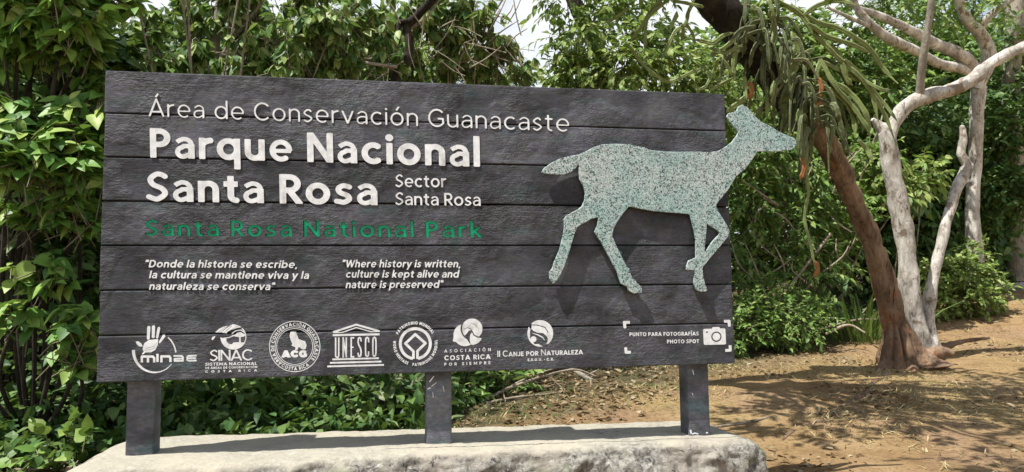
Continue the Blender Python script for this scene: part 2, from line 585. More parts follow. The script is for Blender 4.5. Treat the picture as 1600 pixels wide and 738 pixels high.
def text_arc(txt, c, r, a0, a1, cap, w, flip=False, res=16):
    """text round a circle; angles in degrees clockwise from the top of the picture"""
    W = [glyph_loops(ch, w, 0, res) for ch in txt]
    gap = .16
    tot = sum(q[1] + gap for q in W) - gap
    out = []; x = 0
    sx = math.radians(abs(a1 - a0)) * r / tot
    for L, wd in W:
        f = (x + wd / 2) / tot
        a = math.radians(a0 + (a1 - a0) * f)
        rad = np.array([math.sin(a), -math.cos(a)]); tan = np.array([math.cos(a), math.sin(a)])
        if flip: up, ex = -rad, -tan
        else: up, ex = rad, tan
        o = np.array(c) + rad * (r if not flip else r + cap)
        for l in L: out.append(o + (l[:, :1] - wd / 2) * sx * ex + l[:, 1:] * cap * up)
        x += wd + gap
    return out


class Shape:
    """little drawing board in photo pixels: add and cut, then trace the outline"""

    def __init__(s, x0, y0, x1, y1, step=0.35):
        s.s = step; s.x0, s.y0 = x0, y0
        s.X, s.Y = np.meshgrid(np.arange(x0, x1, step), np.arange(y0, y1, step))
        s.D = np.full(s.X.shape, 1e9)

    def add(s, d): s.D = np.minimum(s.D, d); return s
    def cut(s, d): s.D = np.maximum(s.D, -d); return s
    def stroke(s, pts, wd, closed=False): return d_poly(s.X, s.Y, pts, closed, np.asarray(wd, float) / 2)
    def poly(s, pts): return d_fill(s.X, s.Y, pts)
    def disc(s, c, r): return np.hypot(s.X - c[0], s.Y - c[1]) - r
    def ell(s, c, rx, ry): return (np.hypot((s.X - c[0]) / rx, (s.Y - c[1]) / ry) - 1) * min(rx, ry)
    def loops(s): return contours(s.D, s.x0, s.y0, s.s)


def outline_mesh(name, loops, y_front, thick, mt, parent, y_plane=None, fill='BOTH', bevel=0.0):
    """flat plate with the given outline (photo pixels traced onto the plane y = y_plane), real thickness"""
    yp = y_front if y_plane is None else y_plane
    cu = bpy.data.curves.new(name, 'CURVE')
    cu.dimensions = '2D'; cu.fill_mode = fill; cu.extrude = thick / 2; cu.bevel_depth = bevel
    cu.bevel_resolution = 0
    for L in loops:
        sp = cu.splines.new('POLY')
        P = np.array([at(x, y, yp) for x, y in L])
        sp.points.add(len(P) - 1)
        sp.points.foreach_set('co', np.stack([P[:, 0], P[:, 2], np.zeros(len(P)), np.ones(len(P))], 1).astype(np.float32).ravel())
        sp.use_cyclic_u = True
    tmp = bpy.data.objects.new('tmp', cu)
    col.objects.link(tmp)
    dg = bpy.context.evaluated_depsgraph_get()
    me = bpy.data.meshes.new_from_object(tmp.evaluated_get(dg))
    bpy.data.objects.remove(tmp); bpy.data.curves.remove(cu)
    n = len(me.vertices)
    co = np.zeros(n * 3, np.float32); me.vertices.foreach_get('co', co); co = co.reshape(-1, 3)
    loc = np.array(parent.location) if parent else np.zeros(3)
    # curve x -> world x, curve y -> world z, curve +z (front) -> world -y
    W = np.stack([co[:, 0], y_front + thick / 2 - co[:, 2], co[:, 1]], 1) - loc
    me.vertices.foreach_set('co', W.astype(np.float32).ravel())
    me.materials.clear(); me.materials.append(mt)
    me.update()
    me.name = name
    o = bpy.data.objects.new(name, me)
    return link(o, parent)


# ------------------------------------------------------------------ materials of the place
def make_board_mat(name, base=0.058, bs=1.1):
    m, t, b, out = mat(name)
    v = coords(t, (1, 1, 1))
    vs = coords(t, (0.7, 1, 1.25))
    g = t.nodes.new('ShaderNodeNewGeometry')
    big = noise(t, v, 3.2, 3)
    tint = ramp(t, noise(t, coords(t, (0.6, 1, 1.6)), 6.5, 4, .6), [(0.34, (0.72, 0.97, 1.0)), (0.44, (1.0, 1.0, 1.0)), (0.53, (0.98, 0.92, 1.09)), (0.60, (1.02, 1.0, .96)), (0.72, (.76, .9, 1.12))])
    c = ramp(t, noise(t, vs, 55, 6, .7), [(0.25, (base * .62,) * 3), (0.55, (base,) * 3), (0.78, (base * 1.75,) * 3)])
    c = mixc(t, 1.0, c, tint, 'MULTIPLY')
    c = mixc(t, 1.0, c, ramp(t, g.outputs['Random Per Island'], [(0, (.62,) * 3), (1, (1.4,) * 3)]), 'MULTIPLY')
    c = mixc(t, 1.0, c, ramp(t, noise(t, coords(t, (.7, 1, 1.2)), 4.5, 5, .6), [(0.34, (.36,) * 3), (0.49, (.95,) * 3), (0.64, (1.7,) * 3)]), 'MULTIPLY')
    kn = t.nodes.new('ShaderNodeTexVoronoi'); kn.inputs['Scale'].default_value = 2.6
    t.links.new(coords(t, (1, 1, 1.3)), kn.inputs['Vector'])
    c = mixc(t, 1.0, c, ramp(t, kn.outputs['Distance'], [(0.05, (.45,) * 3), (0.075, (1,) * 3)]), 'MULTIPLY')
    # a few pale scuffs and chips
    vo = t.nodes.new('ShaderNodeTexVoronoi'); vo.inputs['Scale'].default_value = 9
    t.links.new(coords(t, (1, 1, 3.2)), vo.inputs['Vector'])
    sp = ramp(t, vo.outputs['Distance'], [(0.03, (1, 1, 1)), (0.06, (0, 0, 0))])
    sel = ramp(t, noise(t, v, 7, 2), [(0.66, (0, 0, 0)), (0.72, (.3, .3, .3))])
    c = mixc(t, mixc(t, 1.0, sp, sel, 'MULTIPLY'), c, (.3, .29, .27))
    c = mixc(t, 1.0, c, (.95, 1.0, 1.09), 'MULTIPLY')
    t.links.new(c, b.inputs['Base Color'])
    b.inputs['Roughness'].default_value = 0.62
    b.inputs['Specular IOR Level'].default_value = 0.35
    # cleft, slate-like relief: strong in some patches, nearly smooth in others
    h1 = noise(t, vs, 46, 7, .62, .8)
    h2 = noise(t, vs, 130, 4, .6)
    msk = ramp(t, big, [(0.44, (.22,) * 3), (0.66, (1.7,) * 3)])
    h3 = noise(t, coords(t, (.10, 1, 2.2)), 60, 5, .6, .3)
    hm = mixc(t, 0.2, mixc(t, 0.25, h1, h2), h3)
    hm = mixc(t, 1.0, hm, msk, 'MULTIPLY')
    bump(t, hm, bs, 0.018, b)
    return m


M = {}
M['board'] = make_board_mat('weathered_dark_paint')
M['post'] = make_board_mat('dark_post_paint', 0.09, 0.6)
M['white'] = plain('white_sign_paint', (0.78, 0.80, 0.83), 0.55)
t_ = M['white'].node_tree; b_ = t_.nodes['Principled BSDF']; s_ = b_.inputs['Base Color'].links[0].from_socket
t_.links.new(mixc(t_, 1.0, s_, ramp(t_, noise(t_, coords(t_, (1, 1, .5)), 14, 6, .65), [(0.32, (.66, .64, .6)), (0.46, (.96, .96, .95)), (0.6, (1, 1, 1))]), 'MULTIPLY'), b_.inputs['Base Color'])
M['green'] = plain('green_sign_paint', (0.018, 0.50, 0.28), 0.5)
M['leafpaint'] = plain('ivory_sign_paint', (0.76, 0.74, 0.62), 0.55)

m, t, b, out = mat('speckled_cast_plate')
v = coords(t, (1, 1, 1))
vo = t.nodes.new('ShaderNodeTexNoise'); vo.inputs['Scale'].default_value = 66; vo.inputs['Detail'].default_value = 4; vo.inputs['Distortion'].default_value = 2.2
t.links.new(v, vo.inputs['Vector'])
big = noise(t, coords(t, (1, 1, 1)), 4.5, 3)
pale = mixc(t, ramp(t, big, [(0.4, (0, 0, 0)), (0.62, (1, 1, 1))]), (0.43, 0.50, 0.485), (0.32, 0.455, 0.44))
dark = mixc(t, ramp(t, noise(t, v, 22, 2), [(0.45, (0, 0, 0)), (0.55, (1, 1, 1))]), (0.032, 0.05, 0.047), (0.02, 0.095, 0.08))
c = mixc(t, ramp(t, vo.outputs['Fac'], [(0.43, (1, 1, 1)), (0.52, (0, 0, 0))]), pale, dark)
c = mixc(t, ramp(t, noise(t, v, 150, 2), [(0.55, (0, 0, 0)), (0.62, (.4, .4, .4))]), c, (.64, .68, .65))
t.links.new(c, b.inputs['Base Color'])
b.inputs['Roughness'].default_value = 0.5
bump(t, vo.outputs['Fac'], 0.35, 0.004, b)
M['deer'] = m

m, t, b, out = mat('lichened_stone')
g = t.nodes.new('ShaderNodeNewGeometry')
tcn = t.nodes.new('ShaderNodeTexCoord')
sx = t.nodes.new('ShaderNodeSeparateXYZ'); t.links.new(tcn.outputs['Object'], sx.inputs[0])
v = coords(t)
n1 = noise(t, v, 7, 8, .68, .5); n2 = noise(t, v, 34, 9, .72, .9); n3 = noise(t, v, 2.2, 4); n5 = noise(t, coords(t, (1, 1, 1)), 60, 4, .7)
front = ramp(t, n2, [(0.30, (.04, .04, .04)), (0.42, (.13, .122, .11)), (0.54, (.27, .255, .225)), (0.7, (.44, .42, .37))])
front = mixc(t, ramp(t, n1, [(0.5, (0, 0, 0)), (0.62, (.75, .75, .75))]), front, (.19, .2, .13))
front = mixc(t, ramp(t, n3, [(0.52, (0, 0, 0)), (0.64, (.7, .7, .7))]), front, (.30, .265, .225))
front = mixc(t, ramp(t, noise(t, v, 13, 8, .75, 1.6), [(0.56, (0, 0, 0)), (0.62, (.9, .9, .9))]), front, (.035, .033, .035))
front = mixc(t, ramp(t, noise(t, coords(t, (1.3, 1, .8)), 19, 6, .7), [(0.6, (0, 0, 0)), (0.68, (.8, .8, .8))]), front, (.46, .46, .41))
top = ramp(t, n2, [(0.3, (.27, .245, .195)), (0.55, (.385, .36, .295)), (0.75, (.46, .44, .37))])
top = mixc(t, ramp(t, n3, [(0.45, (0, 0, 0)), (0.7, (.7, .7, .7))]), top, (.44, .395, .31))
top = mixc(t, ramp(t, n5, [(0.62, (0, 0, 0)), (0.72, (.6, .6, .6))]), top, (.2, .17, .12))
ma = t.nodes.new('ShaderNodeMath'); ma.operation = 'MULTIPLY_ADD'; ma.inputs[1].default_value = 0.09; t.links.new(n1, ma.inputs[0]); t.links.new(sx.outputs['Z'], ma.inputs[2])
fz = ramp(t, ma.outputs[0], [(0.0, (0, 0, 0)), (0.025, (1, 1, 1))])
mr = t.nodes.new('ShaderNodeMapRange'); mr.inputs[1].default_value = 0.048; mr.inputs[2].default_value = 0.074
t.links.new(ma.outputs[0], mr.inputs[0])
t.links.new(mixc(t, mr.outputs[0], front, top), b.inputs['Base Color'])
b.inputs['Roughness'].default_value = 0.9
b.inputs['Specular IOR Level'].default_value = 0.15
bump(t, mixc(t, .4, n1, n2), 0.8, 0.035, b)
M['stone'] = m

m, t, b, out = mat('dirt_and_straw')
v = coords(t)
big = noise(t, v, .55, 6, .6, .3); mid = noise(t, v, 2.6, 7, .62, .4); fine = noise(t, v, 28, 6, .7); grit = noise(t, v, 95, 3, .7)
dirt = ramp(t, mid, [(0.3, (.17, .105, .05)), (0.5, (.31, .20, .098)), (0.7, (.41, .285, .155))])
straw = ramp(t, fine, [(0.3, (.13, .09, .038)), (0.5, (.34, .245, .11)), (0.72, (.50, .385, .20))])
c = mixc(t, ramp(t, big, [(0.42, (0, 0, 0)), (0.6, (.85, .85, .85))]), dirt, straw)
c = mixc(t, ramp(t, noise(t, v, 1.1, 5), [(0.5, (0, 0, 0)), (0.66, (.75, .75, .75))]), c, ramp(t, fine, [(0.3, (.20, .125, .075)), (0.7, (.40, .26, .165))]))
c = mixc(t, ramp(t, fine, [(0.3, (.9, .9, .9)), (0.45, (0, 0, 0))]), c, (.07, .042, .02))
c = mixc(t, ramp(t, grit, [(0.62, (0, 0, 0)), (0.7, (.6, .6, .6))]), c, (.44, .36, .24))
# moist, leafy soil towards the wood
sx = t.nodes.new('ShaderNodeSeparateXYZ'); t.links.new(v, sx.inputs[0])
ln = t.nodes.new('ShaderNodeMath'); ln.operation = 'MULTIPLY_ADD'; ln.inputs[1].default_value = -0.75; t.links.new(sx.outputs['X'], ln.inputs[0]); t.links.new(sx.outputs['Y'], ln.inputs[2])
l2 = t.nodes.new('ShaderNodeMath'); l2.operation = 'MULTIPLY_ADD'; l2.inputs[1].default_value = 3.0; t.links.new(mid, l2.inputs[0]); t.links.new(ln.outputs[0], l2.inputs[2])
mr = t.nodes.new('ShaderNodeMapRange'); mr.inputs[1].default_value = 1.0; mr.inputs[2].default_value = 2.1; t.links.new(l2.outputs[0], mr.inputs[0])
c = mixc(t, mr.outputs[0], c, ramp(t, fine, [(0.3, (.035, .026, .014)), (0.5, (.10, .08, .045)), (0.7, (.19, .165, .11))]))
t.links.new(c, b.inputs['Base Color'])
b.inputs['Roughness'].default_value = 1.0
b.inputs['Specular IOR Level'].default_value = 0.1
bump(t, mixc(t, .5, fine, mid), 1.0, 0.08, b)
M['ground'] = m

M['bark_brown'] = bark_mat('brown_flaky_bark', (.065, .041, .026), (.195, .125, .078), (.34, .24, .165), 10, .3, 1.1, (.27, .135, .07))
M['bark_pale'] = bark_mat('pale_smooth_bark', (.14, .12, .10), (.52, .48, .42), (.74, .71, .65), 12, .45, 1.0, (.27, .21, .16))
M['bark_grey'] = bark_mat('grey_bark', (.12, .105, .08), (.29, .255, .205), (.42, .38, .31), 10, .45, .8)
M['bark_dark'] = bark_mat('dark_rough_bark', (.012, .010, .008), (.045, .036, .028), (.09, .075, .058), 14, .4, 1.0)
M['twig'] = bark_mat('grey_brown_twig', (.09, .07, .045), (.20, .165, .115), (.30, .26, .2), 14, .4, .4)
M['deadwood'] = bark_mat('bleached_dead_wood', (.13, .10, .07), (.29, .24, .175), (.42, .37, .29), 16, .25, .6)

M['leaf_big'] = leaf_mat('broad_green_leaf', [(0.045, 0.121, 0.024), (0.087, 0.204, 0.035), (0.145, 0.292, 0.052), (0.216, 0.370, 0.079), (0.323, 0.403, 0.099)], .25)
M['leaf_droop'] = leaf_mat('drooping_green_leaf', [(0.076, 0.144, 0.045), (0.066, 0.146, 0.038), (0.122, 0.233, 0.056), (0.200, 0.312, 0.079), (0.310, 0.396, 0.132), (0.343, 0.384, 0.162)], .3)
M['leaf_light'] = leaf_mat('yellow_green_leaf', [(0.088, 0.160, 0.033), (0.150, 0.243, 0.051), (0.221, 0.318, 0.073), (0.302, 0.377, 0.106), (0.334, 0.378, 0.132)], .34)
M['leaf_dark'] = leaf_mat('dark_green_leaf', [(0.022, 0.061, 0.018), (0.042, 0.106, 0.025), (0.072, 0.152, 0.039), (0.112, 0.191, 0.047), (.13, .19, .06)], .2)
M['leaf_mid'] = leaf_mat('mid_green_leaf', [(0.049, 0.114, 0.026), (0.098, 0.200, 0.040), (0.159, 0.277, 0.058), (0.224, 0.325, 0.077), (0.257, 0.319, 0.099)], .27)
M['leaf_under'] = leaf_mat('grey_green_leaf', [(0.051, 0.109, 0.041), (0.094, 0.167, 0.061), (0.145, 0.217, 0.087), (0.217, 0.261, 0.123), (.27, .31, .17)], .27)
M['leaf_big'].node_tree.nodes['Principled BSDF'].inputs['Roughness'].default_value = .5
M['grass'] = leaf_mat('green_grass_blade', [(.06, .10, .03), (.10, .155, .045), (.16, .21, .075)], .3)
M['straw'] = leaf_mat('dry_grass_blade', [(.14, .125, .05), (.32, .25, .11), (.46, .36, .19), (.52, .45, .29)], .2, (.4, .3, .12))
M['litter'] = leaf_mat('fallen_dry_leaf', [(.06, .035, .016), (.14, .085, .04), (.25, .18, .10), (.38, .32, .23)], .1, (.3, .2, .1), .7, .2)
def ridge(m):
    # rib highlights painted into the skin colour as paler margins
    t = m.node_tree; b = t.nodes['Principled BSDF']
    g = t.nodes.new('ShaderNodeNewGeometry')
    src = b.inputs['Base Color'].links[0].from_socket
    f = ramp(t, g.outputs['Pointiness'], [(0.53, (0, 0, 0)), (0.62, (.8, .8, .8))])
    f2 = ramp(t, noise(t, coords(t), 34, 4), [(0.45, (.25, .25, .25)), (0.6, (1, 1, 1))])
    t.links.new(mixc(t, mixc(t, 1.0, f, f2, 'MULTIPLY'), src, (.30, .31, .17)), b.inputs['Base Color'])
    bump(t, noise(t, coords(t), 60, 4), .5, .01, b)


M['cactus'] = leaf_mat('ribbed_cactus_skin', [(.08, .125, .035), (.15, .205, .06), (.25, .29, .11)], .04, rough=.5)
M['cactus_old'] = leaf_mat('old_cactus_skin', [(.03, .045, .017), (.065, .09, .03), (.14, .145, .075)], .02, rough=.6)
ridge(M['cactus']); ridge(M['cactus_old'])
M['withered'] = leaf_mat('withered_orange_stem', [(.26, .105, .035), (.36, .17, .07)], .1, (.5, .2, .05), .7, .2)


# ------------------------------------------------------------------ ground
def gz0(x, y):
    x = np.asarray(x, float); y = np.asarray(y, float)
    yy = np.clip(y - 2, 0, 13)
    z = -0.62 + 0.04 * np.minimum(y, 15) + 0.0058 * yy ** 2
    z = np.where(y < 0, -0.62 + 0.17 * np.maximum(y, -6), z)
    z = z + 0.06 * np.clip(x - 7.5, 0, 7) * np.clip((y - 4) / 4, 0, 1)      # the path climbs to the right
    return z + 0.02 * np.sin(x * 1.3 + y * .7) + 0.03 * np.sin(y * 1.1 - x * .5)


def gz(x, y):
    z = gz0(x, y)
    a = np.array([mnoise.fractal(Vector((float(p) * .9, float(q) * .9, 3.1)), 1.0, 2.0, 3) for p, q in zip(np.ravel(x), np.ravel(y))])
    b_ = np.array([mnoise.fractal(Vector((float(p) * 6, float(q) * 6, 8.1)), .9, 2.0, 3) for p, q in zip(np.ravel(x), np.ravel(y))])
    return z + (0.045 * a + 0.010 * b_).reshape(np.shape(x))


n = 330
u = np.linspace(-1, 1, n)
gx = 3.6 + 0.0 + np.sinh(u * 4.4) * 3.6 / 1.05
gy = 2.6 + np.sinh(u * 4.4) * 3.2 / 1.05
X, Y = np.meshgrid(gx, gy)
V = np.stack([X, Y, gz(X, Y)], -1).reshape(-1, 3)
i, j = np.meshgrid(np.arange(n - 1), np.arange(n - 1))
q = np.stack([j * n + i, j * n + i + 1, (j + 1) * n + i + 1, (j + 1) * n + i], -1).reshape(-1, 4)
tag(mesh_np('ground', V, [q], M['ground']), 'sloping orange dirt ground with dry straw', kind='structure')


# ------------------------------------------------------------------ stone plinth
def fbm(p, sc, oct_=4, rough=.9):
    return mnoise.fractal(Vector((p[0] * sc, p[1] * sc, p[2] * sc)), rough, 2.0, oct_)


prof = catmull([(-.44, -1.15), (-.36, -.95), (-.30, -.74), (-.245, -.58), (-.205, -.46), (-.175, -.405), (-.145, -.372), (-.09, -.362), (.0, -.358), (.1, -.356), (.3, -.356),
                (.5, -.357), (.60, -.375), (.66, -.45), (.68, -.7), (.68, -1.15)], 8)
xs = np.linspace(-.11, 3.24, 240)
xc, hx, r = 1.565, 1.675, .16
V = []
for x in xs:
    k = max(0.0, abs(x - xc) - (hx - r)) / r
    e = 1 - math.sqrt(max(0.0, 1 - k * k))
    for (py_, pz) in prof:
        y = py_ - (.13 * max(0, 1 - x / 1.5) ** 1.0 - .03 if py_ < -.02 else 0) + (r * e if py_ < .1 else -r * e) * 1.0
        z = pz - .10 * e
        p = (x, y, z)
        fr = min(1.0, max(0.0, (-.35 - z) / .09)) if py_ < .3 else .12
        a = .006 * fbm(p, 7) + .004 * fbm(p, 2.2, 2)
        d = fr * (.04 * fbm(p, 4.5, 5) + .028 * fbm((x + 9, y, z), 13, 5))
        V.append((x + d * .4 * (1 if k > 0 else 0), y - d if py_ < .3 else y + d, z + a + d * .35 + (.018 * (x - 1.5) / 1.5 * -1 if True else 0)))
V = np.array(V); m_ = len(prof); n = len(xs)
i, j = np.meshgrid(np.arange(m_ - 1), np.arange(n - 1))
q = np.stack([j * m_ + i, (j + 1) * m_ + i, (j + 1) * m_ + i + 1, j * m_ + i + 1], -1).reshape(-1, 4)
c0 = V[:m_].mean(0); c1 = V[-m_:].mean(0)
Vc = np.vstack([V, c0 + [-.02, 0, 0], c1 + [.02, 0, 0]])
k = np.arange(m_ - 1)
tri = np.vstack([np.stack([k, k + 1, np.full(m_ - 1, len(V))], 1), np.stack([len(V) - m_ + k + 1, len(V) - m_ + k, np.full(m_ - 1, len(V) + 1)], 1)])
st = mesh_np('stone_base', Vc - np.array([1.47, .1, -.40]), [q, tri], M['stone'])
st.location = (1.47, .1, -.40)
tag(st, 'long rough grey stone block with pale flat top under the sign', 'stone base')

# ------------------------------------------------------------------ the park sign
sign = thing('park_sign', (SW / 2, 0, 0), 'wide dark plank park sign on three posts with speckled deer cutout', 'sign')
import bmesh


def box_bm(bm, x0, x1, y0, y1, z0, z1, bev, rng=None, jit=0.0, seg=1, cutx=0):
    vs = []
    r_ = bmesh.ops.create_cube(bm, size=1)
    vs = r_['verts']
    for v_ in vs:
        v_.co = Vector((x0 if v_.co.x < 0 else x1, y0 if v_.co.y < 0 else y1, z0 if v_.co.z < 0 else z1))
    es = list({e for v_ in vs for e in v_.link_edges})
    fs = list({f for v_ in vs for f in v_.link_faces})
    if bev:
        bmesh.ops.bevel(bm, geom=es, offset=bev, segments=seg, affect='EDGES', profile=.5)


def bm_obj(name, bm, mt, parent, smooth=False):
    if parent: bmesh.ops.translate(bm, verts=bm.verts, vec=-Vector(parent.location))
    me = bpy.data.meshes.new(name); bm.to_mesh(me); bm.free()
    me.materials.append(mt)
    o = bpy.data.objects.new(name, me)
    return link(o, parent)


GAP = .0065
ph = SH / 7
rng = np.random.default_rng(3)
GREEN_ROW = 3
green_loops = text_px('Santa Rosa National Park', (227, 369), (754, 371.5), 25.5, .18, gap=.17)
bm = bmesh.new()
for k in range(7):
    z1, z0 = SH - k * ph, SH - (k + 1) * ph + GAP
    if k == 6: z0 = 0
    dx0, dx1 = rng.uniform(-.005, .005, 2)
    dy = rng.uniform(-.0025, .0025)
    if k == GREEN_ROW:
        box_bm(bm, dx0, SW + dx1, .0135, .046, z0, z1, .003)
        continue
    box_bm(bm, dx0, SW + dx1, dy, .046 + dy, z0, z1, .0045, seg=2)
box_bm(bm, .01, SW - .01, .03, .043, .02, SW * 0 + SH - .02, 0)   # thin backing sheet, added to stop light leaking through the plank joints
# the plank with the engraved line: a front layer with letter-shaped openings
zt, zb = SH - GREEN_ROW * ph, SH - (GREEN_ROW + 1) * ph + GAP


def to_px(x, z):
    q_ = (np.array([x, 0, z]) - CAM) @ RM
    return (800 + F * q_[0] / q_[1], 369 - F * q_[2] / q_[1])


rect = np.array([to_px(.002, zb + .002), to_px(SW - .002, zb + .002), to_px(SW - .002, zt - .002), to_px(.002, zt - .002)])
o = outline_mesh('tmp_front', [rect] + green_loops, 0.0, .013, M['board'], None, y_plane=0.0, bevel=0.0)
bm.from_mesh(o.data)
me_ = o.data; bpy.data.objects.remove(o); bpy.data.meshes.remove(me_)
board = bm_obj('board', bm, M['board'], sign)
tag(board, 'seven dark weathered horizontal planks')

for xa, xb, ym, lab in ((.116, .238, .050, 1), (1.496, 1.622, .050, 2), (2.868, 2.988, .050, 3)):
    bm = bmesh.new()
    box_bm(bm, xa, xb, ym, ym + .12, -.50, 1.30, .008, seg=2)
    bm_obj('post', bm, M['post'], sign)


def put(name, *args, mt='white', yf=-.0030, th=.005):
    label = args[-1]
    first = None
    for k, loops in enumerate(args[:-1]):
        o = outline_mesh(name if k == 0 or name == 'lettering' else 'caption', loops, yf, th, M[mt], sign, y_plane=0.0)
        if k == 0 or (name == 'lettering' and 'camera' not in label): tag(o, label)
        else: o.parent = first
        if k == 0: first = o
    return first


GC.clear()
o = outline_mesh('lettering', text_px('Santa Rosa National Park', (227.4, 368.8), (753.6, 371.3), 25.2, .15, gap=.20), .0012, .0105, M['green'], sign, y_plane=0.0, fill='BACK')
tag(o, 'engraved green line reading Santa Rosa National Park')
put('lettering', text_px('Área de Conservación Guanacaste', (233, 182), (889, 206), 27.5, .088, gap=.17), 'thin white line reading Área de Conservación Guanacaste')
put('lettering', text_px('Parque Nacional', (235, 246.5), (750, 261), 46, .185, gap=.13), 'large bold white line reading Parque Nacional')
put('lettering', text_px('Santa Rosa', (230, 314.5), (590, 321), 46, .185, gap=.13), 'large bold white line reading Santa Rosa')
put('lettering', text_px('Sector', (618, 292.5), (697, 293), 19.5, .135, gap=.12), text_px('Santa Rosa', (618, 320.5), (751, 322), 19.5, .135, gap=.12), 'smaller white words reading Sector Santa Rosa')
Q = dict(w=.175, slant=.2, gap=.13, res=26)
put('lettering', text_px('“Donde la historia se escribe,', (226, 418), (464, 419), 11.6, **Q), text_px('la cultura se mantiene viva y la', (233, 435), (482, 436), 11.6, **Q), text_px('naturaleza se conserva”', (233, 453), (428, 453.5), 11.6, **Q), 'white slanted Spanish motto in quotation marks')
put('lettering', text_px('“Where history is written,', (534, 418), (719, 418), 11.6, **Q), text_px('culture is kept alive and', (540, 434), (716, 434), 11.6, **Q), text_px('nature is preserved”', (540, 450.5), (691, 450), 11.6, **Q), 'white slanted English motto in quotation marks')


def mp(ox, oy, sc, pts): return [(ox + x / sc, oy + y / sc) for x, y in pts]


# leaf hand emblem with rounded word
A = lambda *p: mp(200, 500, 8.2, p)
s = Shape(204, 506, 312, 588, .3)
for a_, wd in ((A((268, 100), (262, 235)), (41, 36)), (A((328, 92), (326, 215)), (41, 38)), (A((396, 108), (376, 222)), (36, 30)), (A((460, 210), (408, 288)), (40, 24))):
    s.add(s.stroke(a_, [q_ / 8.2 for q_ in wd]))
    s.add(s.disc(a_[0], wd[0] / 16.4)); s.add(s.disc(a_[1], wd[1] / 16.4))
s.add(s.poly(A((100, 280), (130, 272), (170, 300), (192, 340), (150, 342), (120, 318))))
s.add(s.poly(A((195, 345), (215, 295), (270, 258), (388, 245), (384, 320), (352, 385), (300, 415), (225, 418), (200, 442), (176, 440), (205, 405), (190, 375))))
s.cut(s.stroke(A((215, 395), (240, 360), (300, 350), (345, 330), (375, 290)), .5))
s.cut(s.stroke(A((225, 408), (255, 382), (310, 375), (352, 352)), .45))
pa = arc(345, 395, 272, 278, 178, 322, 24)
pa = [(x, 790 - y) for x, y in pa]
s.add(s.stroke(mp(200, 500, 8.2, pa), np.linspace(40, 8, 24) / 8.2))
pb = [(515, 225), (555, 265), (585, 315), (605, 365), (616, 418)]
s.add(s.stroke(A(*pb), np.linspace(16, 18, 5) / 8.2))
W_ = 30 / 8.2
for pts in ([(180, 545), (180, 470), (320, 470), (338, 490), (338, 545)], [(258, 470), (258, 545)], [(380, 435), (380, 540)], [(430, 545), (430, 468), (530, 468), (546, 488), (546, 540)],
            [(585, 462), (690, 462), (706, 478), (706, 525), (600, 525), (598, 500), (700, 495)], [(880, 458), (775, 462), (760, 480), (762, 515), (785, 524), (880, 520)], [(765, 492), (870, 490)]):
    s.add(s.stroke(A(*pts), (30 if len(pts) > 2 and pts[0][0] < 580 or len(pts) == 2 and pts[0][0] < 500 else 22) / 8.2))
put('emblem', s.loops(), 'white hand and leaf emblem with rounded lettering')

# bird wing and savanna globe emblem
A = lambda *p: mp(310, 500, 8.2, p)
s = Shape(318, 503, 402, 592, .3)
s.add(s.poly(A((215, 162), (265, 115), (320, 90), (378, 76), (345, 110), (300, 160))))
s.cut(s.stroke(A((255, 160), (345, 92)), .5)); s.cut(s.stroke(A((290, 162), (365, 90)), .5))
s.add(s.poly(A((300, 162), (350, 112), (400, 80), (440, 55), (500, 68), (556, 94), (480, 108), (420, 130), (380, 148), (362, 172))))
s.cut(s.stroke(A((330, 165), (430, 75)), .6)); s.cut(s.stroke(A((360, 165), (500, 78)), .4))
s.add(s.poly(A((168, 245), (185, 215), (222, 208), (200, 245), (180, 262))))
ring = [(450 + 160 * math.cos(a), 222 + 152 * math.sin(a)) for a in np.radians(np.linspace(-48, 180, 30))]
s.add(s.stroke(A(*ring), 13 / 8.2))
low = [(450 + 160 * math.cos(a), 222 + 152 * math.sin(a)) for a in np.radians(np.linspace(25, 178, 20))]
s.add(s.poly(A(*(low + [(285, 240), (360, 238), (362, 280), (395, 310), (430, 312), (450, 290), (520, 285), (580, 290)]))))
s.add(s.poly(A((420, 200), (470, 190), (500, 165), (540, 155), (575, 175), (610, 190), (590, 212), (540, 222), (480, 215))))
s.add(s.stroke(A((532, 215), (535, 300)), 22 / 8.2))
s.add(s.stroke(A((290, 240), (400, 225), (470, 195)), 11 / 8.2)); s.add(s.stroke(A((430, 175), (480, 140), (545, 130), (600, 170)), 11 / 8.2))
T_ = dict(gap=.16, res=20)
put('emblem', s.loops(), text_px('SINAC', A((150, 527))[0], A((697, 518))[0], 17.2, .13, gap=.03), text_px('SISTEMA NACIONAL', A((90, 588))[0], A((750, 576))[0], 4.7, .2, **T_), text_px('DE ÁREAS DE CONSERVACIÓN', A((90, 630))[0], A((755, 616))[0], 3.3, .2, **T_), text_px('COSTA RICA', A((90, 678))[0], A((752, 660))[0], 3.6, .22, gap=.95, res=20), 'white bird wing over savanna globe emblem')

# round seal with perched bird
A = lambda *p: mp(410, 495, 7.77, p)
c_ = A((393, 362))[0]; k_ = 1 / 7.77
s = Shape(416, 498, 506, 584, .28)
for rr_, wd in ((306, 9), (238, 8), (218, 7)):
    s.add(np.abs(s.disc(c_, rr_ * k_)) - wd * k_ / 2)
s.add(s.poly(A((340, 188), (350, 182), (408, 184), (420, 215), (440, 272), (480, 286), (520, 300), (537, 345), (525, 395), (488, 398), (440, 365), (428, 402), (398, 405), (402, 372), (352, 350), (366, 332), (340, 275), (332, 230))))
put('emblem', s.loops(), text_px('ACG', A((238, 496))[0], A((540, 494))[0], 11.2, .34, gap=.06), text_arc('ÁREA DE CONSERVACIÓN GUANACASTE', c_, 250 * k_, -143, 128, 40 * k_, .2), text_arc('COSTA RICA', c_, 250 * k_, 215, 142, 40 * k_, .2, True),
    'round white seal with perched bird and ringed lettering')

